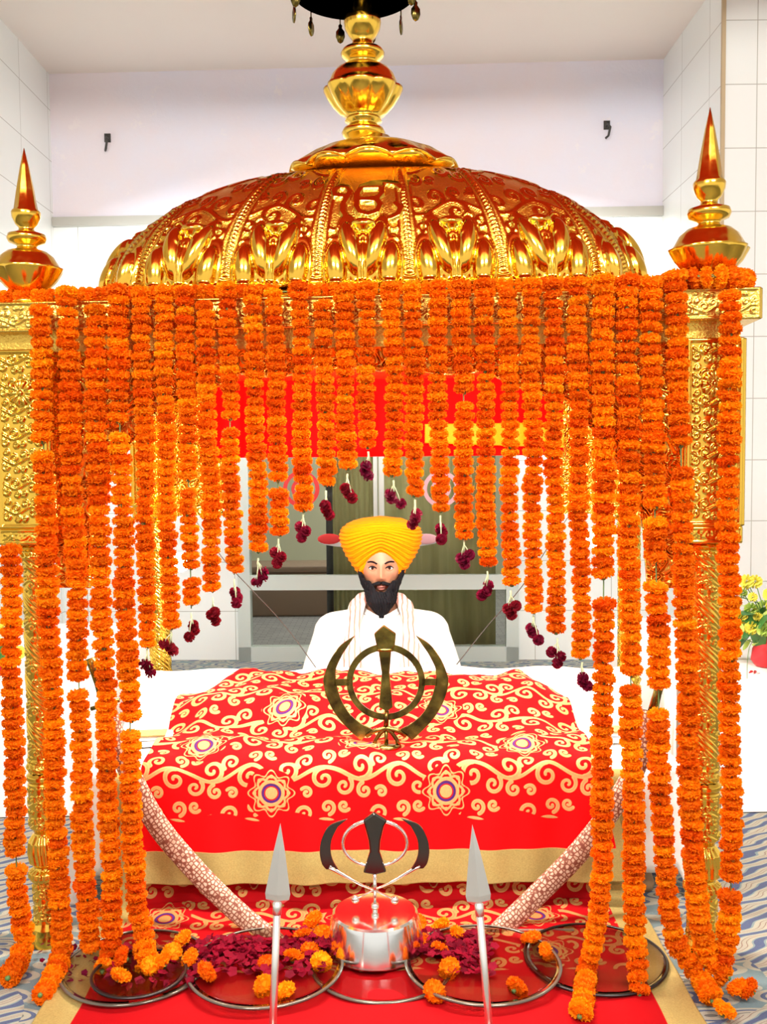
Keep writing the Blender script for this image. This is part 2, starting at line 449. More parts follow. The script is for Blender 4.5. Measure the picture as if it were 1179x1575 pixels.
hook(.52, .62, .08, PI*1.2, 1, .018); hook(.02, .08, .08, PI*.2, 1, .018)
SCROLL = tile_field(_cv, 200, 144, ASP)
def scroll_d(u, v, size):      # signed distance in metres for a tile of this width
    return tile_sample(SCROLL, u/size, v/size, ASP)*size
def poly_dist(x, z, pts):
    d = np.full(x.shape, 9.0)
    for (ax, az), (bx, bz) in zip(pts[:-1], pts[1:]):
        dx = bx-ax; dz = bz-az; t = np.clip(((x-ax)*dx+(z-az)*dz)/(dx*dx+dz*dz+1e-12), 0, 1)
        d = np.minimum(d, np.hypot(x-ax-t*dx, z-az-t*dz))
    return d
# ------------------------------------------------------------------ the room
CEIL = 3.57
def uvquad(name, quads, mats, kind='structure'):
    """quads: list of (corner verts a,b,c,d ; u axis, v axis ; material)"""
    vs = []; fs = []; mi = []; uv = []
    for q, mm in quads:
        b = len(vs); vs += [tuple(p) for p in q]; fs.append((b, b+1, b+2, b+3)); mi.append(mm)
        a = Vector(q[0]); n = (Vector(q[1])-a).cross(Vector(q[3])-a).normalized()
        for p in q:
            p = Vector(p)
            uv.append((p.x if abs(n.x) < .7 else p.y, p.z if abs(n.z) < .7 else p.y))
    me = new_mesh(name, np.array(vs), fs, mats, False, mi)
    ul = me.uv_layers.new(name='UVMap')
    for i, c in enumerate(uv): ul.data[i].uv = c
    o = link(name, me); tag(o, kind=kind); return o
XL, XR, YB, YP = -1.99, 1.67, 5.94, 4.87
TZ = 2.67
YBL, YBR = 6.02, 5.88          # the back wall runs very slightly askew
def yb(x): return YBL+(YBR-YBL)*(x-XL)/(XR-XL)
DX0, DX1, DZ = -.895, .815, 2.25
floor_me = MB().box(-7, 7, -5, 6.2, -.2, 0); fl = floor_me.build('floor', MAT['carpet'], smooth=False); tag(fl, kind='structure')
quads = []
def bw(x0, x1, z0, z1, mm): quads.append((((x0, yb(x0), z0), (x1, yb(x1), z0), (x1, yb(x1), z1), (x0, yb(x0), z1)), mm))
bw(XL-.2, DX0, 0, TZ, 0); bw(DX1, XR+.2, 0, TZ, 0); bw(DX0, DX1, DZ, TZ, 0); bw(XL-.2, XR+.2, TZ, CEIL, 1)
wb = uvquad('wall_back', quads, [MAT['wall_tile'], MAT['plaster_lilac']])
uvquad('wall_left', [(((XL, YP, 0), (XL, 6.3, 0), (XL, 6.3, CEIL), (XL, YP, CEIL)), 0), (((-7, YP, 0), (XL, YP, 0), (XL, YP, CEIL), (-7, YP, CEIL)), 0)], [MAT['wall_tile']])
uvquad('wall_right', [(((XR, 6.3, 0), (XR, YP, 0), (XR, YP, CEIL), (XR, 6.3, CEIL)), 0), (((XR, YP, 0), (7, YP, 0), (7, YP, CEIL), (XR, YP, CEIL)), 0)], [MAT['wall_tile']])
c = MB().box(-7, 7, -5, 6.3, CEIL, CEIL+.1).build('ceiling', MAT['ceiling_paint'], smooth=False); tag(c, kind='structure')
tr = MB().box(-7, 7, 4.62, 4.86, CEIL-.022, CEIL+.01).build('trim_1', MAT['beam_pink'], smooth=False); tag(tr, kind='structure')
mbt = MB(); mbt.box(XL, XR, -.0, .03, TZ-.01, TZ+.045)
tr = mbt.build('trim_2', MAT['wall_tile'], smooth=False); tag(tr, kind='structure'); tr.rotation_euler = (0, 0, math.atan2(YBR-YBL, XR-XL)); tr.location = (0, yb(0)-.028, 0)
mbt = MB(); mbt.box(XR-.006, XR+.012, YP-.012, YP+.006, 0, CEIL)
tr = mbt.build('trim_3', [mat('corner_bead', (.55, .42, .25), .5)], smooth=False); tag(tr, kind='structure')

# glazed door in the back wall
ang = math.atan2(YBR-YBL, XR-XL)
door = empty('door_1', (0, yb(0)-.02, 0), ang, kind='structure')
f = MB()
f.box(DX0, DX0+.075, -.03, .05, 0, DZ); f.box(DX1-.075, DX1, -.03, .05, 0, DZ); f.box(DX0, DX1, -.03, .05, DZ-.07, DZ); f.box(DX0, DX1, -.03, .05, 0, .09)
f.build('door_frame', MAT['aluminium'], door, smooth=False)
f = MB(); f.box(-.06, -.035, -.02, .03, .09, DZ-.07); f.box(-.025, .005, -.028, .022, .09, DZ-.07); f.build('mullion', MAT['aluminium'], door, smooth=False)
f = MB(); f.box(DX0+.07, -.06, -.02, .03, .44, .53); f.box(.0, DX1-.07, -.02, .03, .44, .53); f.build('mid_rail', MAT['aluminium'], door, smooth=False)
f = MB(); f.box(DX0+.07, -.055, .0, .006, .09, DZ-.07); f.build('glass_pane', MAT['door_glass'], door, smooth=False)
f = MB(); f.box(-.0, DX1-.07, .004, .010, .09, DZ-.07); f.build('glass_pane', MAT['door_glass'], door, smooth=False)
def emblem(px, py, ring, inner):
    p = P(px, py, yb(0)-.05); e = MB()
    for r0, r1 in ((.11, .085), (.06, .04)):
        pts = 40; vs = []; fs = []
        for k in range(pts):
            a = 2*PI*k/pts
            for r, y in ((r0, 0), (r1, 0), (r1, .003), (r0, .003)): vs.append((r*math.cos(a), y, r*math.sin(a)))
        for k in range(pts):
            q = (k+1) % pts
            for j in range(4): fs.append((k*4+j, q*4+j, q*4+(j+1) % 4, k*4+(j+1) % 4))
        e.add([Vector(v) for v in vs], fs, 0)
    e.plate([(-.006, -.10), (.006, -.10), (.012, .04), (0, .075), (-.012, .04)], .003, 1)
    o = e.build('round_emblem', [ring, inner], None, smooth=False); o.location = p
    o.parent = door; o.matrix_parent_inverse = Matrix.Rotation(-ang, 4, 'Z') @ Matrix.Translation(-door.location)
emblem(463, 752, MAT['sticker_red'], MAT['sticker_white'])
emblem(678, 752, MAT['sticker_pink'], MAT['sticker_white'])
# yard behind the glass
y0 = 6.1
yf = MB().box(-3, 3, 6.2, 9.5, -.05, 0).build('floor_yard', MAT['yard_tiles'], smooth=False); tag(yf, kind='structure')
yw = MB().box(-3, 3, 9.2, 9.3, 0, 3.2).build('wall_yard', MAT['yard_cream'], smooth=False); tag(yw, kind='structure')
yc = MB(); yc.box(-3, 3, 6.3, 9.3, 3.2, 3.25); yc.box(-3, -2.95, 6.3, 9.3, 0, 3.2); yc.box(2.95, 3, 6.3, 9.3, 0, 3.2)
yc = yc.build('wall_yard_sides', MAT['yard_cream'], smooth=False); tag(yc, kind='structure')
def curtain(x0, x1, y, z0, z1, label):
    n = 60; vs = []
    for j, z in enumerate((z0, (z0+z1)/2, z1)):
        for i in range(n+1):
            t = i/n; vs.append((x0+(x1-x0)*t, y+.03*math.sin(t*(x1-x0)*26)+.01*math.sin(t*60+j), z))
    vs = np.array(vs); fs = grid_faces(3, n+1)
    me = new_mesh('curtain', vs, fs, MAT['olive_curtain'], True)
    o = link('curtain', me); md = o.modifiers.new('t', 'SOLIDIFY'); md.thickness = .006
    tag(o, label, 'curtain', 'curtains behind the glass door'); return o
curtain(.0, .72, 6.28, .02, 2.3, 'olive green curtain behind the right glass pane of the back door')
curtain(-.36, -.05, 6.34, .02, 2.3, 'narrow olive curtain strip behind the left glass pane, behind the turban')
pp = MB(); pp.tube([(-.345, 6.2, 0), (-.345, 6.2, 2.3)], .022, 10)
o = pp.build('dark_pole', MAT['dark_frame']); o.name = 'upright_pole'; tag(o, 'dark upright pole behind the left glass pane of the back door', 'pole')
cb = MB(); cb.box(-1.1, -.4, 7.6, 8.0, .0, .35, bev=.02); cb.box(-1.12, -.38, 7.58, 8.02, .35, .40, bev=.01)
o = cb.build('low_bench', mat('bench_brown', (.30, .2, .14), .6)); tag(o, 'low brown bench out in the yard seen through the lower left pane', 'bench')
sh = MB(); sh.ball(P(583, 833, 5.8), 1, 24, 8, 0, (.36, .008, .04)); 
o = sh.build('white_oval', [MAT['sticker_white']], door); o.matrix_parent_inverse = Matrix.Rotation(-ang, 4, 'Z') @ Matrix.Translation(-door.location)  # flat white oval at the door, with a red and a pink spot
for qx in (506, 655):
    s2 = MB(); s2.ball(P(qx, 829, 5.785), 1, 16, 8, 0, (.07, .006, .032)); s2.build('red_spot', [MAT['sticker_pink'] if qx > 600 else MAT['sticker_red']], o)
# hooks on the back wall
for px, py, lab in ((158, 205, 'small dark metal hook on the lilac wall at the left'), (932, 195, 'small dark metal hook on the lilac wall at the right')):
    q = P(px, py, 5.9); h = MB(); q.y = yb(q.x)-.004
    h.tube([q, q+Vector((0, -.03, 0)), q+Vector((.01, -.05, -.02)), q+Vector((0, -.045, -.07)), q+Vector((-.01, -.02, -.075))], .007, 6)
    h.box(q.x-.018, q.x+.018, q.y-.006, q.y+.003, q.z-.02, q.z+.03)
    o = h.build('wall_hook', MAT['dark_frame']); tag(o, lab, 'hook', 'hooks on the back wall')

# red awning cloth stretched high above the shrine (out of the frame; the gold mirrors it)
n = 40; vs = []
for j in range(n+1):
    for i in range(n+1):
        u = i/n; v = j/n
        sag = .10*(1-(2*u-1)**2)*(1-(2*v-1)**2)+.02*math.sin(u*30)*math.sin(v*9)
        vs.append((-1.9+3.8*u, .9+3.1*v, 3.40-sag))
aw = link('ceiling_awning', new_mesh('ceiling_awning', np.array(vs), grid_faces(n+1, n+1), MAT['awning_red']))
aw.modifiers.new('t', 'SOLIDIFY').thickness = .006
aw.name = 'red_awning'; tag(aw, 'large red cloth stretched under the ceiling above the golden dome', 'awning')
# ------------------------------------------------------------------ the golden canopy (one thing)
palki = empty('golden_canopy', PO, TH, 'large golden canopy with embossed red-mirroring dome, four pillars and corner finials', 'canopy')
HW, HD = .835, .51
ZC0, ZC1 = 1.567, 1.641
def ellip(x, z, cx, cz, hl, hw, tilt):
    """tilted ellipse, returns normalised radius"""
    dx = x-cx; dz = z-cz; c, s = math.cos(tilt), math.sin(tilt)
    a = dx*c+dz*s; b = -dx*s+dz*c
    return np.sqrt((a/hw)**2+(b/hl)**2)
PS = .235
K = .00024
def ek(pts): return [((x-565)*K, (1330-y)*K) for x, y in pts]
EKS = [ek([(330, 325), (240, 310), (225, 245), (285, 195), (370, 205), (400, 265), (375, 350), (335, 430), (335, 520), (380, 585), (430, 612)]),
       ek([(520, 205), (740, 205), (745, 300), (700, 365), (520, 372)]), ek([(520, 372), (690, 385), (735, 450), (705, 530), (610, 562), (520, 535), (482, 470), (478, 300), (520, 205)]),
       ek([(540, 195), (640, 150), (780, 150), (900, 175), (950, 230)]), ek([(900, 440), (955, 500), (930, 570), (850, 610)])]
def dome_relief(lat, z):
    z = z.copy(); t = z/.405; g = 1-.42*t*t
    p = lat/(PS*g); k = np.round(p); q = (p-k)*PS       # q in metres in the panel
    h = np.zeros_like(q)
    # rope ribs between the panels
    d = PS/2-np.abs(q)
    on = smooth01((z-.025)/.01)*(1-smooth01((t-.80)/.15))
    h += on*(.008*np.sqrt(np.clip(1-(d/.011)**2, 0, 1))*(.62+.38*np.sin(z*2*PI/.0105+d*260)))
    h += on*.0035*np.exp(-((d-.022)/.0035)**2)
    # little crescent foot under each rib
    cr = np.hypot(d, (z-.058)*1.0); h += .007*np.exp(-((cr-.038)/.0045)**2)*(z < .05)
    # lotus
    pet = np.zeros_like(q); rim = np.full(q.shape, 9.)
    for sgn in (-1, 1):
        for cx, cz, hl, hw, tl in ((.032, .094, .070, .025, -.26), (.069, .042, .066, .027, -.10)):
            e = ellip(sgn*q, z, cx, cz, hl, hw, -tl*-1 if False else tl)
            pet = np.maximum(pet, np.sqrt(np.clip(1-e*e, 0, 1))); rim = np.minimum(rim, e)
    e = ellip(q, z, 0, .155, .0125, .034, 0); pet = np.maximum(pet, .75*np.sqrt(np.clip(1-e*e, 0, 1))); rim = np.minimum(rim, e)
    e = ellip(q, z, 0, .045, .07, .015, 0); pet = np.maximum(pet, .7*np.sqrt(np.clip(1-e*e, 0, 1))*(.75+.25*np.cos(q*2*PI/.010))); rim = np.minimum(rim, e)
    lot = pet*.026+.010*(1-smooth01((rim-1.18)/.28))
    e = ellip(q, z, 0, .128, .024, .030, 0); lot = lot+.006*np.sqrt(np.clip(1-e*e, 0, 1))
    h = np.maximum(h, lot)
    # scroll relief above
    zone = smooth01((z-.07)/.03)*(1-smooth01((t-.86)/.08))*(rim > 1.2)*(d > .024)*1.0
    sd = scroll_d(q*np.sign(lat+1e-9)+.03, z*1.1+.02, PS*.95)
    sc = np.clip(-sd/.007+.45, 0, 1); sc = np.sqrt(sc*(2-sc))
    clear = ((k == 0) & (z > .155) & (np.abs(q) < .095))*1.0
    h += zone*(1-clear)*.0048*sc
    return h, q, k
def ek_relief(lat, z, y):
    h = np.zeros_like(lat)
    for pl in EKS:
        d = poly_dist(lat, z, pl); a = np.clip((.0100-d)/.0035, 0, 1)
        h = np.maximum(h, .0098*smooth01(a))
    return h
def make_dome():
    a, b, H, n = .722, .445, .400, 5.0
    th = np.linspace(0, 2*PI, 20001); c = np.cos(th); s = np.sin(th)
    ex = np.sign(c)*np.abs(c)**(2/n); ey = np.sign(s)*np.abs(s)**(2/n)
    X = a*ex; Y = b*ey; dl = np.hypot(np.diff(X), np.diff(Y)); al = np.concatenate([[0], np.cumsum(dl)])
    NP = 1500; q = np.linspace(0, al[-1], NP, endpoint=False); X = np.interp(q, al, X)/a; Y = np.interp(q, al, Y)/b
    NR = 200; ph = np.linspace(0, PI/2*.985, NR)
    r = np.cos(ph)**.93; z = H*np.sin(ph)
    V = np.zeros((NR, NP, 3))
    # cross-section turns from boxy to round towards the top
    rr = np.hypot(X, Y)
    tt = (ph/(PI/2))**2
    for i in range(NR):
        k = 1+(1/rr-1)*tt[i]*.9
        V[i, :, 0] = a*X*r[i]*k; V[i, :, 1] = b*Y*r[i]*k; V[i, :, 2] = z[i]
    du = np.roll(V, -1, 1)-np.roll(V, 1, 1); dv = np.gradient(V, axis=0)
    nrm = np.cross(du, dv); nrm /= np.linalg.norm(nrm, axis=2, keepdims=True)+1e-12
    side = np.abs(V[:, :, 0])/a > np.abs(V[:, :, 1])/b
    lat = np.where(side, V[:, :, 1], V[:, :, 0]); zz = V[:, :, 2]
    h, q, k = dome_relief(lat, zz)
    front = (~side) & (V[:, :, 1] < 0)
    e = ek_relief(lat, zz, None); h = np.where(front & (k == 0), np.maximum(h, e), h)
    ground = (np.clip(1-h/.003, 0, 1)*smooth01((zz-.05)/.05)).reshape(-1)
    # moulding at the foot
    h += .010*np.exp(-((zz-.004)/.006)**2)
    V = V+nrm*h[:, :, None]
    V[:, :, 2] += ZC1+.045
    faces = grid_faces(NR, NP, True)
    me = new_mesh('dome', V.reshape(-1, 3), faces, MAT['dome_gold'], True)
    fattr(me, 'ground', ground)
    return me
dome = link('dome', make_dome(), palki)
pl_ = MB(); pl_.box(-.715, .715, -.44, .44, ZC1, ZC1+.03, bev=.012); pl_.box(-.695, .695, -.425, .425, ZC1+.028, ZC1+.052, bev=.008); pl_.build('dome_plinth', MAT['polished_gold'], palki, angle=.6)
# lotus cap on the dome
cap = MB()
def capmod(a, z, r): return 1+.05*math.cos(a*12)*(1 if z < .05 else .3)
cap.lathe([(.225, -.012), (.250, -.004), (.246, .012), (.22, .03), (.19, .055), (.14, .075), (.09, .088), (.06, .10), (.045, .115)], 96, (0, 0, 2.078), 0, capmod)
cp = cap.build('lotus_cap', MAT['polished_gold'], palki)
pt = MB()
for k in range(12):
    a = 2*PI*k/12; R = Matrix.Translation((0, 0, 2.073)) @ Matrix.Rotation(a, 4, 'Z')
    vs = []; fs = []; nn = 8
    for j in range(5):
        for i in range(nn+1):
            u = i/nn*2-1; rr = .205+.053*j/4; wv = .068*math.sqrt(max(0, 1-(u*0)**2))
            vs.append((rr-.012*u*u*j/4, u*wv, .004+.020*(1-u*u)*(j/4)-.004*j/4))
    for j in range(4):
        for i in range(nn): fs.append((j*(nn+1)+i, (j+1)*(nn+1)+i, (j+1)*(nn+1)+i+1, j*(nn+1)+i+1))
    pt.add(vs, fs, 0, R)
o = pt.build('cap_petals', MAT['brushed_gold'], cp); o.modifiers.new('t', 'SOLIDIFY').thickness = .006
# central finial
def petal_mod(nl, amp, z0, z1):
    def f(a, z, r):
        return 1+(amp*abs(math.cos(a*nl/2)) if z0 <= z <= z1 else 0)
    return f
def fprof(pts, k):      # (half width px, height px) -> metres
    return [(max(a, .01)*k, b*k) for a, b in pts]
K2 = 1/512.
def finmod(zr):
    def f(a, z, r):
        for z0, z1, amp in zr:
            if z0 <= z <= z1: return 1+amp*(abs(math.cos(a*4))**.7-.5)
        return 1
    return f
cprof = fprof([(44, 0), (40, 6), (26, 12), (22, 18), (24, 22), (30, 28), (33, 34), (30, 40), (22, 44), (21, 48), (28, 51), (26, 55), (25, 57), (33, 62), (43, 72), (51, 84), (57, 96), (57, 100), (52, 101), (51, 108), (47, 118), (40, 126), (30, 132), (21, 134), (21, 138), (24, 141), (31, 146), (33, 151), (30, 156), (20, 160), (16, 165), (15, 170), (20, 176), (26, 186), (28, 196), (27, 203), (20, 205), (14, 208), (13, 240), (13, 300)], K2)
cf = MB(); cf.lathe(cprof, 64, (-.034, 0, 2.14), 0, finmod([(62*K2, 100*K2, .10)]))
cf.build('centre_finial', MAT['polished_gold'], palki)
# umbrella above the finial
um = MB(); uc = (-.055, -.02, 2.60)
R = .180
prof = [(R, .0), (R+.004, .012), (R*.97, .03), (R*.85, .07), (R*.6, .11), (R*.3, .135), (.012, .15)]
um.lathe(prof+[(.012, .14), (R*.3, .125), (R*.6, .10), (R*.84, .062), (R*.95, .022), (R*.95, .004), (R, .0)], 64, uc)
umo = um.build('umbrella', MAT['old_brass'], palki)
for k in range(11):
    a = 2*PI*(k+.35)/11; x = uc[0]+R*math.cos(a); y = uc[1]+R*math.sin(a)
    d = MB(); d.tube([(x, y, uc[2]+.005), (x, y, uc[2]-.014)], .002, 6)
    out = [(.0, 0), (.006, -.006), (.005, -.014), (.013, -.024), (.014, -.04), (.008, -.055), (.0, -.06), (-.008, -.055), (-.014, -.04), (-.013, -.024), (-.005, -.014), (-.006, -.006)]
    d.plate(out, .003, 0, Matrix.Translation((x, y, uc[2]-.012)) @ Matrix.Rotation(a*1.7, 4, 'Z'))
    d.build('leaf_pendant', MAT['old_brass'], umo)
# corner finials
K3 = 1/610.
fprf = fprof([(32, -2), (32, 4), (24, 8), (22, 14), (26, 18), (36, 26), (46, 38), (53, 50), (55, 54), (52, 56), (48, 62), (42, 72), (32, 80), (18, 84), (15, 88), (17, 91), (28, 95), (31, 101), (29, 107), (16, 111), (12, 114), (12, 118), (17, 123), (22, 133), (23, 141), (21, 144), (19, 146), (14, 176), (7, 212), (.4, 240)], K3)
def cone_mod(a, z, r):
    if 36*K3 <= z <= 55*K3: return 1+.11*(abs(math.cos(a*4))-.5)
    if z > 144*K3:      # eight flat facets
        s = PI/4; aa = (a+.25) % s-s/2; return math.cos(s/2)/math.cos(aa)
    return 1
fm = MB().lathe(fprf, 64, (0, 0, 0), 0, cone_mod).mesh('corner_finial', [MAT['polished_gold']])
for sx, sy in ((-1, -1), (1, -1)):
    o = link('corner_finial', fm, palki, (sx*(HW-.005), sy*(HD+.02), ZC1+.003)); 
    o.scale = (.94, .94, .97) if sx < 0 else (1, 1, 1.08)
# cornice
CHX, CHY = .935, .585
def relief_band(x0, x1, z0, z1, size, amp, M, nx=None, rosettes=(), border=.008):
    W = x1-x0; Hh = z1-z0; nx = nx or int(W/.0026); nz = max(8, int(Hh/.0026))
    X, Z = np.meshgrid(np.linspace(x0, x1, nx), np.linspace(z0, z1, nz))
    sd = scroll_d(X, Z, size); s = np.clip(-sd/(size*.03)+.35, 0, 1); h = amp*np.sqrt(s*(2-s))
    for rx, rz, rr in rosettes:
        d = np.hypot(X-rx, Z-rz); a = np.arctan2(Z-rz, X-rx)
        f = amp*1.3*np.abs(np.cos(a*5))**.6*np.sqrt(np.clip(1-((d-rr*.6)/(rr*.42))**2, 0, 1))
        f = np.maximum(f, amp*1.6*np.sqrt(np.clip(1-(d/(rr*.28))**2, 0, 1)))
        h = np.where(d < rr*1.08, f, h)
    eb = np.minimum(np.minimum(X-x0, x1-X), np.minimum(Z-z0, z1-Z))
    h = np.where(eb < border, amp*.9*smooth01(eb/.002), np.where(eb < border*1.5, 0, h))
    V = np.stack([X, -h-.0005, Z], -1).reshape(-1, 3)
    M = np.array(M); V = V @ M[:3, :3].T + M[:3, 3]
    return V, grid_faces(nz, nx)
def merge(name, parts, mats, parent, midx=None):
    vs = []; fs = []; o = 0; mi = []
    for i, (V, F) in enumerate(parts):
        vs.append(V); fs.append(F+o); o += len(V); mi.append(np.full(len(F), midx[i] if midx else 0))
    return link(name, new_mesh(name, np.concatenate(vs), np.concatenate(fs), mats, True, np.concatenate(mi)), parent)
def boxvf(x0, x1, y0, y1, z0, z1):
    b = MB().box(x0, x1, y0, y1, z0, z1); return np.array(b.v), np.array(b.f)
parts = [boxvf(-CHX, CHX, -CHY, CHY, ZC0, ZC1), boxvf(-CHX+.035, CHX-.035, -CHY+.035, CHY-.035, ZC0-.045, ZC0)]
sides = [(Matrix.Translation((0, -CHY, 0)), CHX), (Matrix.Translation((CHX, 0, 0)) @ Matrix.Rotation(PI/2, 4, 'Z'), CHY),
         (Matrix.Translation((-CHX, 0, 0)) @ Matrix.Rotation(-PI/2, 4, 'Z'), CHY), (Matrix.Translation((0, CHY, 0)) @ Matrix.Rotation(PI, 4, 'Z'), CHX)]
for M, hw in sides: parts.append(relief_band(-hw, hw, ZC0, ZC1, .075, .005, M))
co = merge('cornice', parts, [MAT['brushed_gold']], palki)
for p in co.data.polygons[:12]: p.use_smooth = False
# arch panels
def arch_outline(hw, zt, za, zspring, xin, cusps=7, rise=1.0):
    pts = [(-hw, zt), (-hw, zspring), (-xin, zspring)]
    n = 120
    for i in range(n+1):
        t = i/n; x = -xin+2*xin*t; u = abs(x)/xin
        z = zspring+(za-zspring)*(1-u**3.2)**(1/2.2)
        z -= .022*abs(math.sin(t*PI*cusps))**.8*(1 if u < .97 else 0)
        if u < .06: z += .02*(1-u/.06)
        pts.append((x, z))
    pts += [(xin, zspring), (hw, zspring), (hw, zt)]
    # drop duplicate points
    out = [pts[0]]
    for p in pts[1:]:
        if math.hypot(p[0]-out[-1][0], p[1]-out[-1][1]) > 1e-4: out.append(p)
    return out
def arch(hw, M, xin, zs, za):
    ol = arch_outline(hw, ZC0-.04, za, zs, xin)
    mb = MB(); mb.plate(ol, .014, 0, M)
    edge = [(x, 0, z) for x, z in ol[2:-2]]
    mb.tube([M @ Vector((x, -.008, z)) for x, _, z in edge], .007, 6)
    return mb.build('arch_panel', MAT['embossed_gold'], palki, smooth=True, angle=.6)
arch(HW-.05, Matrix.Translation((0, -HD, 0)), .70, .93, 1.488)
arch(HW-.05, Matrix.Translation((0, HD, 0)), .60, 1.05, 1.48)
arch(HD-.05, Matrix.Translation((-HW, 0, 0)) @ Matrix.Rotation(PI/2, 4, 'Z'), .38, 1.05, 1.50)
arch(HD-.05, Matrix.Translation((HW, 0, 0)) @ Matrix.Rotation(PI/2, 4, 'Z'), .38, 1.05, 1.50)
# pillars: square carved head, twisted column, turned foot
PWD = .066
def pillar_meshes():
    parts = [boxvf(-PWD, PWD, -PWD, PWD, 1.045, ZC0-.04)]
    ros = [(0, 1.42, .032)]
    for k in range(4):
        M = Matrix.Rotation(k*PI/2, 4, 'Z') @ Matrix.Translation((0, -PWD, 0))
        parts.append(relief_band(-PWD, PWD, 1.085, ZC0-.04, .085, .007, M, nx=60, rosettes=ros, border=.010))
        parts.append(relief_band(-PWD, PWD, 1.045, 1.085, .05, .003, M, nx=50, border=.006))
    vs = []; fs = []; o = 0
    for V, F in parts: vs.append(V); fs.append(F+o); o += len(V)
    head = new_mesh('pillar_head', np.concatenate(vs), np.concatenate(fs), [MAT['polished_gold']], True)
    for p in head.polygons[:6]: p.use_smooth = False
    # column
    na, nz = 128, 420
    zz = np.linspace(.455, 1.045, nz); aa = np.linspace(0, 2*PI, na, endpoint=False)
    A, Z = np.meshgrid(aa, zz); r0 = .0365+.0*Z
    tw = A/(2*PI)+(Z)/.22*1.0
    ph = (tw*2) % 1
    rope = .0035*np.exp(-((ph-.5)/.05)**2)+.0025*np.exp(-((ph-.36)/.03)**2)+.0025*np.exp(-((ph-.64)/.03)**2)
    sd = scroll_d(A/(2*PI)*.23, Z, .075); s = np.clip(-sd/.0025+.3, 0, 1)
    rr = r0+rope+np.where(np.abs(ph-.5) > .22, .0026*np.sqrt(s*(2-s)), 0)
    for zc, am, wd in ((1.035, .014, .007), (1.012, .006, .008), (.468, .006, .006), (.985, .003, .003), (.485, .003, .003)):
        rr = rr+am*np.exp(-((Z-zc)/wd)**2)
    V = np.stack([rr*np.cos(A), rr*np.sin(A), Z], -1).reshape(-1, 3)
    colm = new_mesh('column', V, grid_faces(nz, na, True), [MAT['polished_gold']], True)
    # foot
    pr = [(.455, .034), (.445, .044), (.436, .044), (.428, .038), (.425, .041), (.31, .040), (.304, .034), (.294, .028), (.285, .034), (.272, .043), (.245, .046), (.218, .042), (.206, .030), (.20, .032), (.192, .044), (.182, .046), (.172, .040), (.165, .036), (.08, .034), (.06, .038), (.045, .044), (.03, .044), (.018, .046), (.0, .048)]
    pz = np.array([p[0] for p in pr][::-1]); pq = np.array([p[1] for p in pr][::-1])
    nz = 300; zz = np.linspace(0, .455, nz); A, Z = np.meshgrid(aa, zz); r0 = np.interp(Z, pz, pq)
    sd = scroll_d(A/(2*PI)*.24, Z, .08); s = np.clip(-sd/.0025+.3, 0, 1); sc = .003*np.sqrt(s*(2-s))
    z1 = ((Z > .312) & (Z < .42)) | ((Z > .06) & (Z < .165))
    bulb = (Z > .21) & (Z < .29)
    rr = r0+np.where(z1, sc, 0)+np.where(bulb, .004*(np.abs(np.sin(A*7+Z*14))-.5), 0)+np.where((Z > .17) & (Z < .2), .002*np.cos(A*20), 0)
    V = np.stack([rr*np.cos(A), rr*np.sin(A), Z], -1).reshape(-1, 3)
    foot = new_mesh('pillar_foot', V, grid_faces(nz, na, True), [MAT['polished_gold']], True)
    return head, colm, foot
hm, cm, ftm = pillar_meshes()
for sx, sy in ((-1, -1), (1, -1), (-1, 1), (1, 1)):
    e = bpy.data.objects.new('pillar', hm); COL.objects.link(e); e.parent = palki; e.location = (sx*HW, sy*HD, 0)
    link('column', cm, e); link('pillar_foot', ftm, e)
# red valance hanging inside at the back, with a yellow band
def valance(x0, x1, z0, z1, y, name, m, wav=.012, amp=.0, tilt=0.0):
    n = 140; vs = []
    for j in range(9):
        for i in range(n+1):
            t = i/n; x = x0+(x1-x0)*t; zb = z0-tilt*t
            z = z1+(zb-z1)*j/8
            vs.append((x, y+wav*math.sin(x*55+math.sin(x*13)*2)*(.3+.7*j/8), z))
    o = link(name, new_mesh(name, np.array(vs), grid_faces(9, n+1), m), None); o.modifiers.new('t', 'SOLIDIFY').thickness = .004
    o.matrix_world = PM
    return o
va = valance(-.62, .60, 1.255, 1.56, HD-.05, 'red_valance', MAT['bright_red_cloth'])
tag(va, 'bright red cloth valance hanging inside the canopy behind the flower strings', 'valance')
vb = valance(.13, .60, 1.30, 1.365, HD-.075, 'yellow_sash', MAT['yellow_gold_cloth'], .010, tilt=.02)
tag(vb, 'yellow sash pinned across the right half of the red valance', 'sash')
# tube lamps under the canopy roof
for sx in (-1, 1):
    t = MB(); t.box(sx*.36-.30, sx*.36+.30, -.50, -.47, 1.511, 1.523); 
    o = empty('tube_lamp', PM @ Vector((0, 0, 0)), TH, 'white tube lamp under the canopy roof, %s one' % ('left' if sx < 0 else 'right'), 'lamp', 'tube lamps under the canopy roof')
    t.build('fixture', MAT['lamp_white'], o, smooth=False)
    g = MB(); g.tube([(sx*.36-.28, -.485, 1.504), (sx*.36+.28, -.485, 1.504)], .008, 10); g.build('glass_tube', MAT['tube_glow'], o)
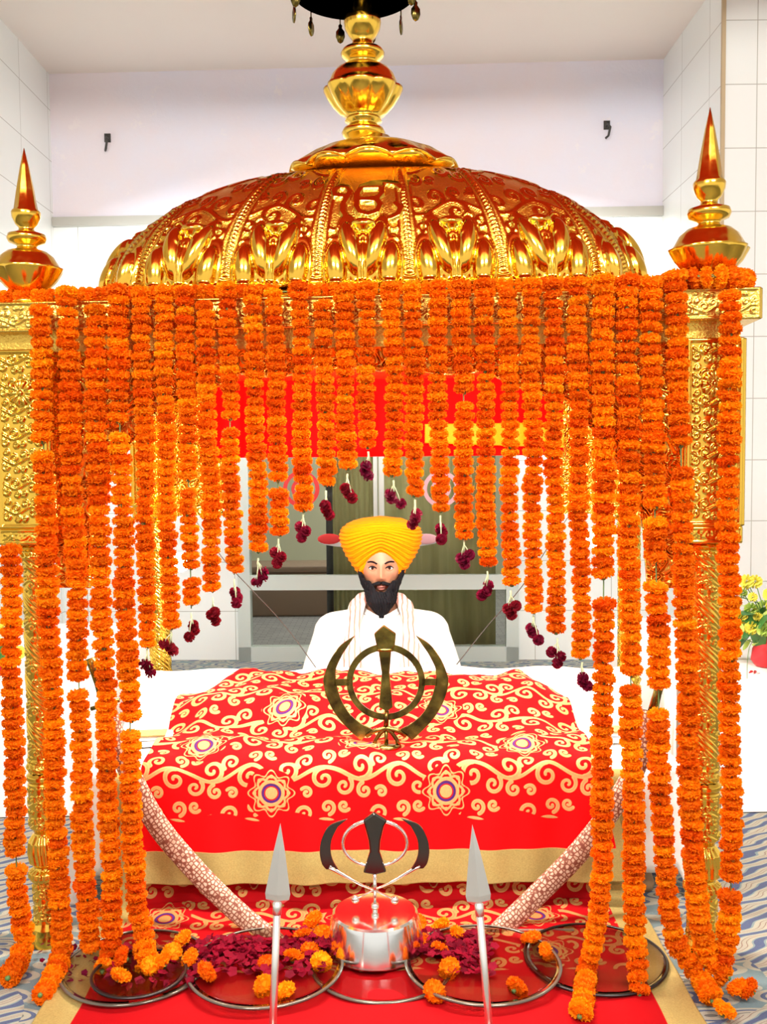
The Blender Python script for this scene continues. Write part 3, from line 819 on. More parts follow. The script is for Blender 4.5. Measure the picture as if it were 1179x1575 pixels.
# bright bulbs on the back pillars
for px, py, lab, pw in ((277, 865, 'glowing bulb lamp on the left back pillar', 5), (910, 828, 'glowing bulb lamp on the right back pillar', 5)):
    b = P(px, py, 3.25); sx = -1 if px < 500 else 1
    pil = PM @ Vector((sx*HW, HD, 0)); pil.z = b.z
    o = empty('bulb_lamp', b, 0, lab, 'lamp', 'bulb lamps on the back pillars')
    g = MB(); g.ball((0, 0, 0), .033, 16, 10); g.build('bulb', MAT['bulb_glow'], o)
    dv = (pil-b); dn = dv.normalized(); g = MB(); g.tube([dn*.015, dn*.04], .014, 12); g.tube([dn*.04, dv-dn*.03], .006, 8); g.build('bracket', MAT['lamp_white'], o)
    point('bulb_light', b+Vector((0, -.04, 0)), pw, (1, .85, .6), .03)
# ------------------------------------------------------------------ bed, sheets and brocades
WRm = None
def cloth_sheet(name, m, X0, X1, path, width_fn, zfun, nx, ns, med_rows, smax, sw, band_fn, size=.25, parent=None, phase=(0, 0)):
    """path: list of (Y,z) from back to front/bottom; s = 0 at path[0]"""
    pts = catmull([(0, y, z) for y, z in path], 10)
    al = [0.0]
    for a, b in zip(pts[:-1], pts[1:]): al.append(al[-1]+(b-a).length)
    al = np.array(al); Ys = np.array([p.y for p in pts]); Zs = np.array([p.z for p in pts])
    s = np.linspace(0, al[-1], ns); Y = np.interp(s, al, Ys); Z = np.interp(s, al, Zs)
    U = np.linspace(0, 1, nx)
    x0, x1 = width_fn(s)
    X = x0[:, None]+(x1-x0)[:, None]*U[None, :]
    YY = np.repeat(Y[:, None], nx, 1); ZZ = np.repeat(Z[:, None], nx, 1); S = np.repeat(s[:, None], nx, 1)
    XX, YY, ZZ = zfun(X, YY, ZZ, S)
    me = new_mesh(name, np.stack([XX, YY, ZZ], -1).reshape(-1, 3), grid_faces(ns, nx)[:, ::-1], m, True)
    # pattern lives in cloth coordinates (X, S)
    mid = np.full(X.shape, 9.); blue = np.full(X.shape, 9.); clear = np.full(X.shape, 9.)
    for srow, xoff, step in med_rows:
        for k in range(-6, 7):
            cx = xoff+k*step
            if cx < X0-.1 or cx > X1+.1: continue
            d = np.hypot(X-cx, S-srow); a = np.arctan2(S-srow, X-cx)
            clear = np.minimum(clear, d-.071)
            R1 = .056+.008*np.cos(8*a)
            o = np.abs(d-R1)-.0022                       # scalloped outline
            pr = .038+.009*np.abs(np.cos(4*a)); o = np.minimum(o, np.abs(d-pr)-.0035)
            o = np.minimum(o, np.abs(d-.032)-.0045)      # rings
            o = np.minimum(o, d-.017)
            for q in range(8):
                bx = cx+.047*math.cos(q*PI/4); by = srow+.047*math.sin(q*PI/4)
                o = np.minimum(o, np.hypot(X-bx, S-by)-.0055)
            mid = np.minimum(mid, o); blue = np.minimum(blue, np.abs(d-.0235)-.0035)
    sd = scroll_d(X+phase[0], S+phase[1], size)
    sd = np.maximum(sd, -clear); sd = np.maximum(sd, sw(X, S))
    fattr(me, 'scroll', sd); fattr(me, 'medal', mid); fattr(me, 'blue', blue); fattr(me, 'band', band_fn(X, S, x0[:, None], x1[:, None]))
    o = link(name, me, parent); return o, al[-1]
# the bed itself
bed = empty('cot_platform', (0, 0, 0), 0, 'low platform under the white sheets and red brocade', 'platform')
b = MB(); b.box(-.84, .80, 2.72, 3.36, .26, .33, bev=.012); b.build('deck', mat('bed_wood', (.35, .2, .1), .5), bed)
for x in (-.78, .74):
    for y in (2.76, 3.30): MB().lathe([(.03, 0), (.035, .02), (.025, .05), (.035, .12), (.025, .2), (.03, .26)], 16, (x, y, 0)).build('leg', MAT['bed_wood'] if 'bed_wood' in MAT else MAT['bench_brown'], bed)
# white mattress sheet
def sheet_mesh():
    nx, ny = 120, 60; vs = []
    prof = []
    for j in range(ny+1):
        t = j/ny
        for i in range(nx+1):
            u = i/nx; x = -.90+1.78*u
            if t < .8: y = 3.38-(3.38-2.69)*t/.8; z = .385
            else: y = 2.69-.004*math.sin(x*60); z = .385-(t-.8)/.2*.30
            # bolster rise at the back
            z += .145*max(0, 1-((y-3.30)/.12)**2)**.5*(1 if t < .8 else 0)
            ex = min(u, 1-u)*1.78
            if ex < .05: z -= .26*(1-ex/.05)
            z += .006*math.sin(x*17+y*9)+.004*math.sin(y*40+x*6)
            vs.append((x, y, z))
    return np.array(vs), nx, ny
v, nx, ny = sheet_mesh()
so = link('white_sheet', new_mesh('white_sheet', v, grid_faces(ny+1, nx+1)[:, ::-1], MAT['white_sheet']))
so.modifiers.new('t', 'SOLIDIFY').thickness = .01
tag(so, 'white cotton sheet over the mattress showing at both sides of the red brocade', 'sheet')
mt = MB(); mt.box(-.83, .79, 2.72, 3.34, .33, .37, bev=.02); o = mt.build('mattress', MAT['white_cotton']); tag(o, 'mattress lying under the white sheet', 'mattress')
# two white folded cloths beside the book
for cx, lab in ((-.74, 'folded white and cream cloth left of the covered book'), (.72, 'folded white and gold cloth right of the covered book')):
    e = empty('folded_cloth', (cx, 3.0, .392), .12 if cx < 0 else -.1, lab, 'cloth', 'folded cloths beside the book')
    f = MB(); f.box(-.085, .085, -.13, .13, 0, .016, bev=.007); f.box(-.08, .084, -.125, .13, .017, .032, bev=.007); f.build('folds', MAT['white_cotton'], e)
    f = MB(); f.box(-.06, .065, -.128, -.06, .0325, .036); f.build('gold_trim', MAT['gold_border'], e, smooth=False)
# lower brocade, shade painted in as darker red: hangs from the front of the bed and runs out over the floor
def lw(s):
    t = np.clip((s-.36)/.45, 0, 1)
    return -.785-.0*t, .695+0*t
def lw_w(s): 
    a, b = lw(s); return np.broadcast_to(a, s.shape).astype(float), np.broadcast_to(b, s.shape).astype(float)
def lz(X, Y, Z, S):
    hang = (S > .03) & (S < .36)
    Y = Y-np.where(hang, .005*np.sin(X*38)*smooth01((S-.03)/.2), 0)
    Z = Z+np.where(S > .40, .004*(1+np.sin(X*23+Y*8)*np.cos(Y*19)), 0)
    return X, Y, Z
def side_band(wd):
    def f(X, S, x0, x1): return np.minimum(X-x0, x1-X)-wd
    return f
lo, _ = cloth_sheet('lower_brocade', MAT['shaded_brocade'], -.785, .695, [(2.72, .375), (2.68, .375), (2.664, .355), (2.662, .30), (2.658, .15), (2.640, .04), (2.59, .014), (2.5, .012), (2.3, .012), (1.86, .012)],
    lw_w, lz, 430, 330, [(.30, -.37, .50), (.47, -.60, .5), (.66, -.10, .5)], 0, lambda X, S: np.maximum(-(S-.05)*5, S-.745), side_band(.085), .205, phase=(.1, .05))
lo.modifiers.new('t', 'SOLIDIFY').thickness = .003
tag(lo, 'red brocade darkened for shade, gold side borders, under the bright one, spread over the floor', 'brocade cloth')
# bright red brocade over the book
def uw(s):
    t = smooth01((s-.62)/.42)
    return -.672-.0*t-.01*np.sin(s*9), .588+.075*t
def hump(X, Y):
    e = np.minimum(X+.67, .60-X); return smooth01(e/.16)*smooth01((Y-2.78)/.25)
def uz(X, Y, Z, S):
    hang = smooth01((S-.70)/.12)
    h = hump(X, Y)
    Z = Z+(1-hang)*(.0-.055*(1-h)*smooth01((Y-2.75)/.2)+.006*np.sin(X*21+Y*13)+.004*np.sin(X*47-Y*31)+.006*np.sin(Y*24+X*5))
    Y = Y-hang*(.006*np.sin(X*24+.6)+.004*np.sin(X*51))*smooth01((S-.72)/.3)
    return X, Y, Z
def ub(X, S, x0, x1):
    b = np.maximum(1.085-.105-S, 0)*1.0-0.0
    d = (UL-.088)-S
    r = np.maximum(x1-X-.035, .80-S)
    return np.minimum(d, np.where(S > .80, x1-X-.028, 9.))
UP = [(3.36, .50), (3.28, .525), (3.12, .52), (2.98, .495), (2.84, .455), (2.74, .435), (2.680, .425), (2.645, .400), (2.632, .34), (2.616, .20), (2.600, .092)]
pts_ = catmull([(0, y, z) for y, z in UP], 10); UL = sum((b-a).length for a, b in zip(pts_[:-1], pts_[1:]))
SE = UL-.34+.0      # arclength of the front edge
up, _ = cloth_sheet('red_brocade', MAT['red_brocade'], -.68, .66, UP, uw, uz, 470, 400,
    [(SE+.095, -.315, .48), (SE-.085, -.065, .455), (SE-.31, -.31, .48)], 0, lambda X, S: S-(SE+.158+.012*np.sin(X*31)), ub, .205, phase=(.12, .06))
up.modifiers.new('t', 'SOLIDIFY').thickness = .003
tag(up, 'bright red brocade with gold scrolls and medallions draped over the book, gold hem', 'brocade cloth')

# ------------------------------------------------------------------ emblems, spears, swords
def qplate(name, outline, thick, M, m, parent, bev=.0015):
    o = MB().plate(outline, thick, 0, M).build(name, m, parent, smooth=False)
    if bev: md = o.modifiers.new('b', 'BEVEL'); md.width = bev; md.segments = 2; md.limit_method = 'ANGLE'; md.angle_limit = .8
    return o
def sm(pts, n=5):      # smooth a 2D polyline
    return [(p.x, p.z) for p in catmull([(x, 0, z) for x, z in pts], n)]
YK = 2.745
c0 = P(593, 1049, YK); kb = up
s = 1/3.94/1500*YK
def kp(x, y): return ((x-524)*s, (1060-y)*s)
khanda = empty('brass_khanda', c0, TH*.4, 'large dull brass khanda emblem standing in front of the man on the red brocade', 'emblem')
K = [kp(x, y) for x, y in ((515, 703), (590, 757), (583, 828), (560, 862), (548, 1000), (568, 1212), (530, 1238), (480, 1212), (500, 1000), (482, 862), (470, 830), (455, 757))]
qplate('double_edged_sword', K, .012, Matrix.Translation((0, -.006, 0)), MAT['old_brass'], khanda, .003)
g = MB(); g.tube([Vector((kp(528, 1235)[0], -.002, kp(528, 1235)[1])), Vector((kp(522, 1350)[0], -.002, kp(522, 1350)[1]))], .0075, 10)
g.build('hilt', MAT['old_brass'], khanda)
g = MB(); g.plate([kp(478, 850), kp(565, 850), kp(570, 865), kp(474, 865)], .016, 0, Matrix.Translation((0, -.008, 0))); g.build('blade_collar', MAT['old_brass'], khanda)
# ring
def ringplate(rx, rz, wd, th, c=(0, 0), n=72):
    mb = MB(); vs = []; fs = []
    for k in range(n):
        a = 2*PI*k/n
        for rr, y in ((1, -th/2), (1, th/2), (0, th/2), (0, -th/2)):
            r1 = rx-(1-rr)*wd; r2 = rz-(1-rr)*wd; vs.append((c[0]+r1*math.cos(a), y, c[1]+r2*math.sin(a)))
    for k in range(n):
        q = (k+1) % n
        for j in range(4): fs.append((k*4+j, k*4+(j+1) % 4, q*4+(j+1) % 4, q*4+j))
    mb.add(vs, fs); return mb
o = ringplate(241*s, 236*s, 39*s, .006).build('ring', MAT['old_brass'], khanda, smooth=False)
LB = sm([kp(*p) for p in ((340, 770), (250, 830), (185, 920), (148, 1010), (140, 1060), (158, 1150), (213, 1260), (290, 1352), (368, 1425))])
LB += sm([kp(*p) for p in ((392, 1400), (440, 1358), (370, 1318), (300, 1255), (250, 1170), (223, 1080), (217, 1015), (225, 960), (265, 880))])
for sg in (1, -1):
    ol = [(sg*x, z) for x, z in LB]
    if sg < 0: ol = ol[::-1]
    qplate('curved_blade', ol, .006, Matrix.Identity(4), MAT['old_brass'], khanda)
    a = kp(218, 1040); bb = kp(292, 1082)
    xs = sorted((sg*a[0], sg*bb[0])); g = MB(); g.box(xs[0]-.004, xs[1]+.004, -.003, .003, bb[1], a[1]); g.build('brace', MAT['old_brass'], khanda, smooth=False)
    g = MB(); g.tube([Vector((sg*kp(p[0], 0)[0], -.003, kp(0, p[1])[1])) for p in ((400, 1395), (455, 1360), (524, 1345), (560, 1375), (590, 1420), (608, 1485))], [.006, .0075, .0075, .0065, .006, .0085], 8)
    g.build('blade_hilt', MAT['old_brass'], khanda)
zb = .425-c0.z      # stand: rod down to the cloth
g = MB(); g.tube([(0, 0, kp(0, 1350)[1]), (0, 0, zb)], .006, 8); g.tube([(0, 0, zb-.001), (0, 0, zb+.01)], .04, 20); g.build('stand', MAT['old_brass'], khanda)

# steel khanda on its round base
YS = PF(577, 1503, .012).y+.126
kc = PF(0, 0, 0); bx = P(577, 1440, YS).x
sk = empty('steel_khanda_stand', (bx, YS, .0235), 0, 'polished steel khanda emblem on a round mirror-bright base', 'emblem stand')
g = MB(); g.lathe([(.124, 0), (.126, .004), (.110, .078), (.107, .088), (.101, .092), (.05, .093), (0.0, .093)], 64); g.build('round_base', MAT['chrome_steel'], sk, angle=.5)
s2 = 1/2.807/1500*YS; zt = P(574, 1200+640/2.807, YS).z-.016
def kq(x, y): return ((x-545)*s2, (632-y)*s2+.106)
K = [kq(*p) for p in ((545, 203), (603, 240), (588, 264), (572, 330), (568, 380), (597, 470), (545, 482), (494, 472), (524, 380), (520, 330), (503, 264), (496, 238))]
qplate('double_edged_sword', K, .014, Matrix.Translation((0, -.012, 0)), MAT['blade_steel'], sk, .004)
g = MB(); a = kq(545, 480); b2 = kq(545, 632); g.tube([(0, -.012, a[1]), (0, -.004, b2[1])], .0045, 10); g.ball((0, -.004, b2[1]), .0105, 16, 10); g.tube([(0, -.003, b2[1]), (0, -.002, b2[1]-.018)], .007, 12)
g.build('hilt', MAT['chrome_steel'], sk)
cx, cz = kq(547, 352)
g = MB(); g.tube([(cx+142*s2*math.cos(t), 0, cz+104*s2*math.sin(t)) for t in np.linspace(0, 2*PI, 60)], .0042, 8, cap=False); g.build('ring', MAT['chrome_steel'], sk)
LBo = [kq(*p) for p in ((428, 240), (350, 268), (314, 325), (303, 385), (312, 440), (330, 466))]
LBi = [kq(*p) for p in ((385, 470), (362, 430), (352, 385), (358, 330), (385, 275))]
for sg in (1, -1):
    ol = sm([(sg*x, z) for x, z in LBo])+sm([(sg*x, z) for x, z in LBi])
    if sg < 0: ol = ol[::-1]
    qplate('curved_blade', ol, .007, Matrix.Identity(4), MAT['blade_steel'], sk)
    pts = [(345, 455), (370, 470), (420, 500), (480, 535), (550, 565), (632, 606)]
    g = MB(); g.tube([Vector((sg*kq(*p)[0], -.003*sg, kq(*p)[1])) for p in pts], [.009, .008, .006, .0045, .004, .004], 8, flat=.6)
    p = kq(632, 606); g.ball((sg*p[0], -.003*sg, p[1]), .011, 16, 10); g.build('blade_hilt', MAT['chrome_steel'], sk)

# spears
for tip, mid, bot, lab in (((431, 1266), (430, 1375), (417, 1640), 'slim steel spear with a leaf-shaped head left of the steel khanda'), ((726, 1268), (730, 1372), (757, 1640), 'slim steel spear with a leaf-shaped head right of the steel khanda')):
    B = PF(bot[0], bot[1], 0); T = P(tip[0], tip[1], B.y+.03); dv = (T-B); Ln = dv.length; q = Vector((0, 0, 1)).rotation_difference(dv)
    e = empty('spear', B, 0, lab, 'spear', 'spears in front of the brocade'); e.rotation_mode = 'QUATERNION'; e.rotation_quaternion = q
    hl = .158
    g = MB(); vs = [(0, 0, Ln)]; prof = [(.012, Ln-.06), (.026, Ln-hl+.012), (.024, Ln-hl), (.012, Ln-hl-.008)]
    for wv, z in prof: vs += [(wv, 0, z), (0, -wv*.42, z), (-wv, 0, z), (0, wv*.42, z)]
    fs = [(0, 1+k, 1+(k+1) % 4) for k in range(4)]
    for j in range(3):
        for k in range(4): fs.append((1+j*4+k, 5+j*4+k, 5+j*4+(k+1) % 4, 1+j*4+(k+1) % 4))
    fs.append((13, 16, 15, 14)); g.add(vs, fs); g.build('spearhead', MAT['steel'], e, smooth=False)
    g = MB(); g.tube([(0, 0, .0), (0, 0, Ln-hl-.004)], .0078, 12); g.tube([(0, 0, Ln-hl-.03), (0, 0, Ln-hl-.004)], .0095, 12); g.build('shaft', MAT['steel'], e)
    g = MB(); g.lathe([(.05, 0), (.05, .006), (.03, .014), (.012, .022), (.0, .022)], 24); g.build('foot_disc', MAT['steel'], e)

# covered swords leaning on the cot
def sword(pxs, depths, lab):
    pts = [P(x, y, d) for (x, y), d in zip(pxs, depths)]
    cv = catmull(pts, 8); n = len(cv)
    e = empty('covered_sword', pts[-1], 0, lab, 'sword', 'curved swords in patterned covers')
    off = -pts[-1]
    k = int(n*.88); seg = 20
    vs = []; fs = []; uv = []; al = 0; a = None
    for i in range(k):
        t = (cv[min(i+1, n-1)]-cv[max(i-1, 0)]).normalized()
        if a is None: a = t.cross(Vector((0, 1, 0))).normalized()
        a = (a-t*a.dot(t)).normalized(); b = t.cross(a)
        if i: al += (cv[i]-cv[i-1]).length
        wv = (.030-.006*abs(i/k-.45))*(1 if i < k-3 else .8)
        for j in range(seg+1):
            an = 2*PI*j/seg; vs.append(cv[i]+off+a*math.cos(an)*wv+b*math.sin(an)*wv*.45); uv.append((j/seg*.17, al))
    for i in range(k-1):
        for j in range(seg): fs.append((i*(seg+1)+j, i*(seg+1)+j+1, (i+1)*(seg+1)+j+1, (i+1)*(seg+1)+j))
    me = new_mesh('patterned_cover', np.array([tuple(v) for v in vs]), fs, MAT['chain_cloth'], True)
    ul = me.uv_layers.new(name='UVMap')
    for lp in me.loops: ul.data[lp.index].uv = uv[lp.vertex_index]
    link('patterned_cover', me, e)
    g = MB(); g.tube([p+off for p in cv[k-2:]], [.017-.012*i/(n-k+1) for i in range(n-k+2)], 12, flat=.5); g.build('metal_tip', MAT['polished_gold'] if False else MAT['steel'], e)
    g = MB(); h = [cv[0]+off+(cv[0]-cv[1]).normalized()*d for d in (-.01, .05, .10, .12)]; g.tube(h, [.014, .012, .014, .018], 10)
    hv = (cv[0]-cv[1]).normalized().cross(Vector((0, 1, 0))).normalized(); g.tube([h[0]-hv*.04, h[0]+hv*.04], .006, 8); g.build('hilt', MAT['old_brass'], e)
dp = [2.585, 2.575, 2.56, 2.55, 2.53, 2.50, 2.46, 2.42, 2.385]
sword([(160, 1078), (183, 1150), (212, 1215), (246, 1274), (300, 1338), (358, 1396), (418, 1446), (455, 1476), (490, 1506)], dp, 'curved sword in a pale chain-patterned cover leaning at the left of the brocade')
sword([(1003, 1095), (982, 1170), (942, 1242), (892, 1308), (832, 1370), (775, 1425), (735, 1466), (712, 1486), (688, 1507)], dp, 'curved sword in a pale chain-patterned cover leaning at the right of the brocade')

# round glass plates in an overlapping row
for px, py, R, z, lab, rimm in ((208, 1488, .175, .018, 'round clear glass plate with petals at the far left of the row on the floor', 'steel'), (214, 1500, .108, .038, 'smaller glass plate with a bright rim set on the far left plate', 'dark_steel'), (408, 1488, .185, .030, 'round clear glass plate under the left sword tip', 'steel'),
        (588, 1486, .172, .014, 'round clear glass plate in front of the steel khanda base', 'steel'), (742, 1484, .185, .030, 'round clear glass plate under the right sword tip', 'steel'), (915, 1476, .170, .020, 'glass plate with a black rim at the right end of the row', 'dark_steel')):
    q = PF(px, py, z)
    e = empty('glass_plate', q, 0, lab, 'plate', 'round glass plates on the floor cloth')
    g = MB(); g.lathe([(0, 0), (R*.9, 0), (R*.98, .006), (R*.975, .009), (R*.88, .004), (0, .004)], 64); g.build('glass_disc', MAT['clear_glass'], e)
    g = MB(); n = 96; rp = [(R-.004, .003), (R+.003, .003), (R+.004, .008), (R-.003, .009)]
    vs = []; fs = []
    for k in range(n):
        a = 2*PI*k/n
        for r, zz in rp: vs.append((r*math.cos(a), r*math.sin(a), zz))
    for k in range(n):
        k2 = (k+1) % n
        for j in range(4): fs.append((k*4+j, k2*4+j, k2*4+(j+1) % 4, k*4+(j+1) % 4))
    g.add(vs, fs); g.build('rim', MAT['smoky_glass' if rimm == 'steel' else rimm], e)
r = MB(); r.tube([PF(425, 1429, .02), PF(882, 1431, .02)], .0035, 8); o = r.build('steel_rod', MAT['steel']); tag(o, 'thin straight steel rod lying at the foot of the brocade', 'rod')
# thin dark cords across the back
for pts, lab in (([(300, 800, 3.3), (345, 862, 3.35), (385, 905, 3.4), (440, 965, 3.45), (492, 1036, 3.38)], 'thin dark cord sagging left of the man'), ([(885, 778, 3.3), (850, 830, 3.35), (800, 905, 3.4), (750, 962, 3.45), (702, 1022, 3.38)], 'thin dark cord sagging right of the man')):
    c = MB(); c.tube(catmull([P(*p) for p in pts], 6), .0018, 6); o = c.build('sagging_wire', MAT['black_wire']); tag(o, lab, 'wire', 'thin wires behind the canopy')
# ------------------------------------------------------------------ the man behind the book
def remesh(mb, vox, smooth_it, name, m, parent):
    o = mb.build(name, m, None)
    a = o.modifiers.new('r', 'REMESH'); a.mode = 'VOXEL'; a.voxel_size = vox; a.use_smooth_shade = True
    b = o.modifiers.new('s', 'SMOOTH'); b.factor = .6; b.iterations = smooth_it
    dg = bpy.context.evaluated_depsgraph_get(); me = bpy.data.meshes.new_from_object(o.evaluated_get(dg))
    o.modifiers.clear(); o.data = me; me.materials.clear(); me.materials.append(m)
    for p in me.polygons: p.use_smooth = True
    o.parent = parent; return o
PY = 3.66
pc = P(586, 900, PY); PXc = pc.x
man = empty('person', (PXc, PY, 0), 0, 'seated man with full dark beard, orange turban, white kurta and white scarf, facing the camera', 'person')
def H(x, y, z): return Vector((x, y, z))
# body: torso, arms, crossed legs, hands; one remeshed surface
b = MB()
def limb(pts, rad, seg=14):
    pts = [Vector(p) for p in pts]; b.tube(catmull(pts, 4), list(np.interp(np.linspace(0, len(rad)-1, (len(pts)-1)*4+1), range(len(rad)), rad)), seg)
    for p, r in ((pts[0], rad[0]), (pts[-1], rad[-1])): b.ball(p, r, 12, 8)
b.lathe([(.0, .06), (.14, .07), (.165, .14), (.15, .25), (.15, .36), (.165, .48), (.17, .56), (.13, .63), (.07, .67), (.058, .72), (.056, .78), (0, .80)], 28, (0, .02, 0), 0, lambda a, z, r: 1-.30*abs(math.sin(a))*(1 if z < .64 else .3))
for sg in (-1, 1):
    limb([(sg*.09, .02, .585), (sg*.17, .02, .575)], [.06, .052])
    limb([(sg*.185, .02, .565), (sg*.235, .0, .42), (sg*.25, -.04, .33)], [.056, .047, .042])
    limb([(sg*.25, -.04, .33), (sg*.19, -.16, .25), (sg*.11, -.24, .22)], [.042, .034, .026])
    limb([(sg*.10, .0, .13), (sg*.26, -.10, .12), (sg*.33, -.24, .11)], [.085, .078, .065])
    limb([(sg*.33, -.24, .11), (sg*.14, -.33, .085), (-sg*.04, -.31, .07)], [.06, .05, .038])
    # hand resting in the lap: palm and five fingers
    hb = Vector((sg*.10, -.25, .217)); b.ball(hb+Vector((-sg*.03, -.015, -.004)), .036, 12, 8, 0, (1.1, .95, .45))
    for q in range(4):
        fx = Vector((-sg*.055, -.04+.019*q, -.002)); ln = (.052, .062, .066, .056)[q]
        p0 = hb+fx; limb([p0, p0+Vector((-sg*ln*.55, -.006, .004)), p0+Vector((-sg*ln, -.008, -.010))], [.0095, .0088, .0075], 8)
    p0 = hb+Vector((-sg*.015, -.04, .004)); limb([p0, p0+Vector((-sg*.022, -.026, .006)), p0+Vector((-sg*.048, -.034, .0))], [.0105, .0095, .008], 8)
# head
HC = Vector((0, -.005, .842))      # eye level centre
def head_pt(th, ph):
    # th longitude (0 = towards the camera, -y), ph latitude
    x = math.cos(ph)*math.sin(th); y = -math.cos(ph)*math.cos(th); z = math.sin(ph)
    px = x*.077; py = y*.096; pz = z*.118
    if z < 0: k = 1+.26*z; px *= k; py *= (1+.10*z)
    fr = max(0, -y)
    def G(cx, cz, sx, sz): return math.exp(-((px-cx)/sx)**2-((pz-cz)/sz)**2)*(1 if y < 0 else 0)
    d = 0
    d += .026*G(0, -.030, .011, .014)+.014*G(0, -.008, .008, .022)+.006*G(-.011, -.036, .007, .007)+.006*G(.011, -.036, .007, .007)
    d -= .011*G(-.031, .002, .016, .010)+.011*G(.031, .002, .016, .010)
    d += .006*G(-.030, .021, .018, .006)+.006*G(.030, .021, .018, .006)
    d += .004*G(-.042, -.022, .016, .014)+.004*G(.042, -.022, .016, .014)
    d += .008*G(0, -.064, .018, .006)+.006*G(0, -.075, .014, .006)+.010*G(0, -.100, .020, .016)
    d -= .003*G(0, -.070, .018, .002)
    py -= d
    return Vector((px, py, pz))
vs = []; fs = []; nt, npn = 120, 90
for j in range(npn+1):
    ph = -PI/2+PI*j/npn
    for i in range(nt): vs.append(head_pt(2*PI*i/nt, ph)+HC)
fs = [tuple(int(q) for q in f) for f in grid_faces(npn+1, nt, True)]
b.add(vs, fs)
for sg in (-1, 1): b.ball(HC+Vector((sg*.079, .008, -.012)), .028, 12, 8, 0, (.35, .6, 1.05))
body = remesh(b, .0036, 2, 'body', MAT['skin'], man)
def on_face(x, z):
    best = None
    th = math.asin(max(-1, min(1, x/.077))); ph = math.asin(max(-1, min(1, z/.118)))
    # refine
    for _ in range(12):
        p = head_pt(th, ph); th += (x-p.x)/.09; ph += (z-p.z)/.13
    return head_pt(th, ph)
for sg in (-1, 1):
    c = on_face(sg*.031, .002)
    e = MB(); e.ball(HC+c+Vector((0, .009, 0)), .0135, 20, 14); eo = e.build('eye', MAT['eye_white'], man)
    e = MB(); e.ball(HC+c+Vector((0, -.0015, 0)), .0068, 16, 10, 0, (1, .5, 1)); e.build('iris', MAT['iris'], eo)
    for lid, zz, rr in (('upper_lid', .0065, .0032), ('lower_lid', -.0075, .0022)):
        pts = []
        for t in np.linspace(-1, 1, 9):
            q = on_face(sg*.031+t*.0155, .002+zz*(1-t*t)); pts.append(HC+q+Vector((0, -.003+.002*abs(t), 0)))
        e = MB(); e.tube(pts, [rr*(1-.5*abs(t)) for t in np.linspace(-1, 1, 9)], 8)
        e.build(lid, MAT['beard_hair'] if lid == 'upper_lid' else MAT['skin'], eo)
    pts = [HC+on_face(sg*(.014+.034*t), .020+.007*math.sin(t*PI*.8))+Vector((0, -.001, 0)) for t in np.linspace(0, 1, 10)]
    e = MB(); e.tube(pts, [.0028+.0022*math.sin(PI*(t*.8+.1)) for t in np.linspace(0, 1, 10)], 8, flat=.7); e.build('eyebrow', MAT['beard_hair'], man)
pts = [HC+on_face(x, -.0665+.001*math.cos(x*200))+Vector((0, -.001, 0)) for x in np.linspace(-.019, .019, 9)]
e = MB(); e.tube(pts, [.0015+.0032*math.sin(PI*t) for t in np.linspace(0, 1, 9)], 8)
pts = [HC+on_face(x, -.0745-.001*math.cos(x*100))+Vector((0, -.001, 0)) for x in np.linspace(-.016, .016, 9)]
e.tube(pts, [.0015+.0042*math.sin(PI*t) for t in np.linspace(0, 1, 9)], 8); e.build('lips', MAT['lip'], man)
# beard: thick shell over cheeks, jaw and chin, hanging to the collar
g = MB(); g2 = []
rr_ = random.Random(3)
def beard_surface(nu=70, nv=46):
    vs = []
    for j in range(nv+1):
        v = j/nv
        for i in range(nu+1):
            u = i/nu*2-1; th = u*1.46
            # upper border: sideburn high, dipping under the lip in the middle
            top = -.044+.050*smooth01((abs(u)-.60)/.36) - .044*(1-smooth01((abs(u)-.14)/.30))
            bot = -.185+.085*abs(u)**1.6
            z = top+(bot-top)*v
            zz = max(z, -.112); 
            ph = math.asin(max(-1, min(1, zz/.118)))
            p = head_pt(th, ph*.92)
            thick = (.003+.021*math.sin(PI*min(1, v*.9+.08))**.8)*(1-.80*abs(u)**1.6)
            base = Vector((.070*math.sin(th), -.082*math.cos(th), 0))
            k = smooth01((-.07-z)/.06)
            q = Vector((p.x, p.y, 0))*(1-k)+base*(.84-.44*smooth01((-.09-z)/.085)*1.0)*k
            if k > 0: q += Vector((0, -.016*k, 0))
            n = Vector((math.sin(th), -math.cos(th), 0))
            r = .0026*math.sin(th*46+z*90+3*math.sin(z*60))+.0016*math.sin(th*90-z*130)
            q += n*(thick+r*(v > .03))
            vs.append(HC+Vector((q.x, q.y, z)))
    return np.array([tuple(v) for v in vs]), grid_faces(nv+1, nu+1)
V, F = beard_surface()
bo = link('beard', new_mesh('beard', V, F, MAT['beard_hair'], True), man); bo.modifiers.new('t', 'SOLIDIFY').thickness = .008
# moustache
for sg in (-1, 1):
    pts = [HC+on_face(sg*x, z)+Vector((0, -.007, 0)) for x, z in ((.001, -.052), (.012, -.053), (.024, -.058), (.036, -.062), (.046, -.060))]
    pts.append(pts[-1]+Vector((sg*.008, .002, .008)))
    e = MB(); e.tube(catmull(pts, 5), list(np.interp(np.linspace(0, 5, 26), range(6), [.0070, .0088, .0085, .0070, .0050, .0018])), 10, flat=.8); e.build('moustache', MAT['beard_hair'], man)
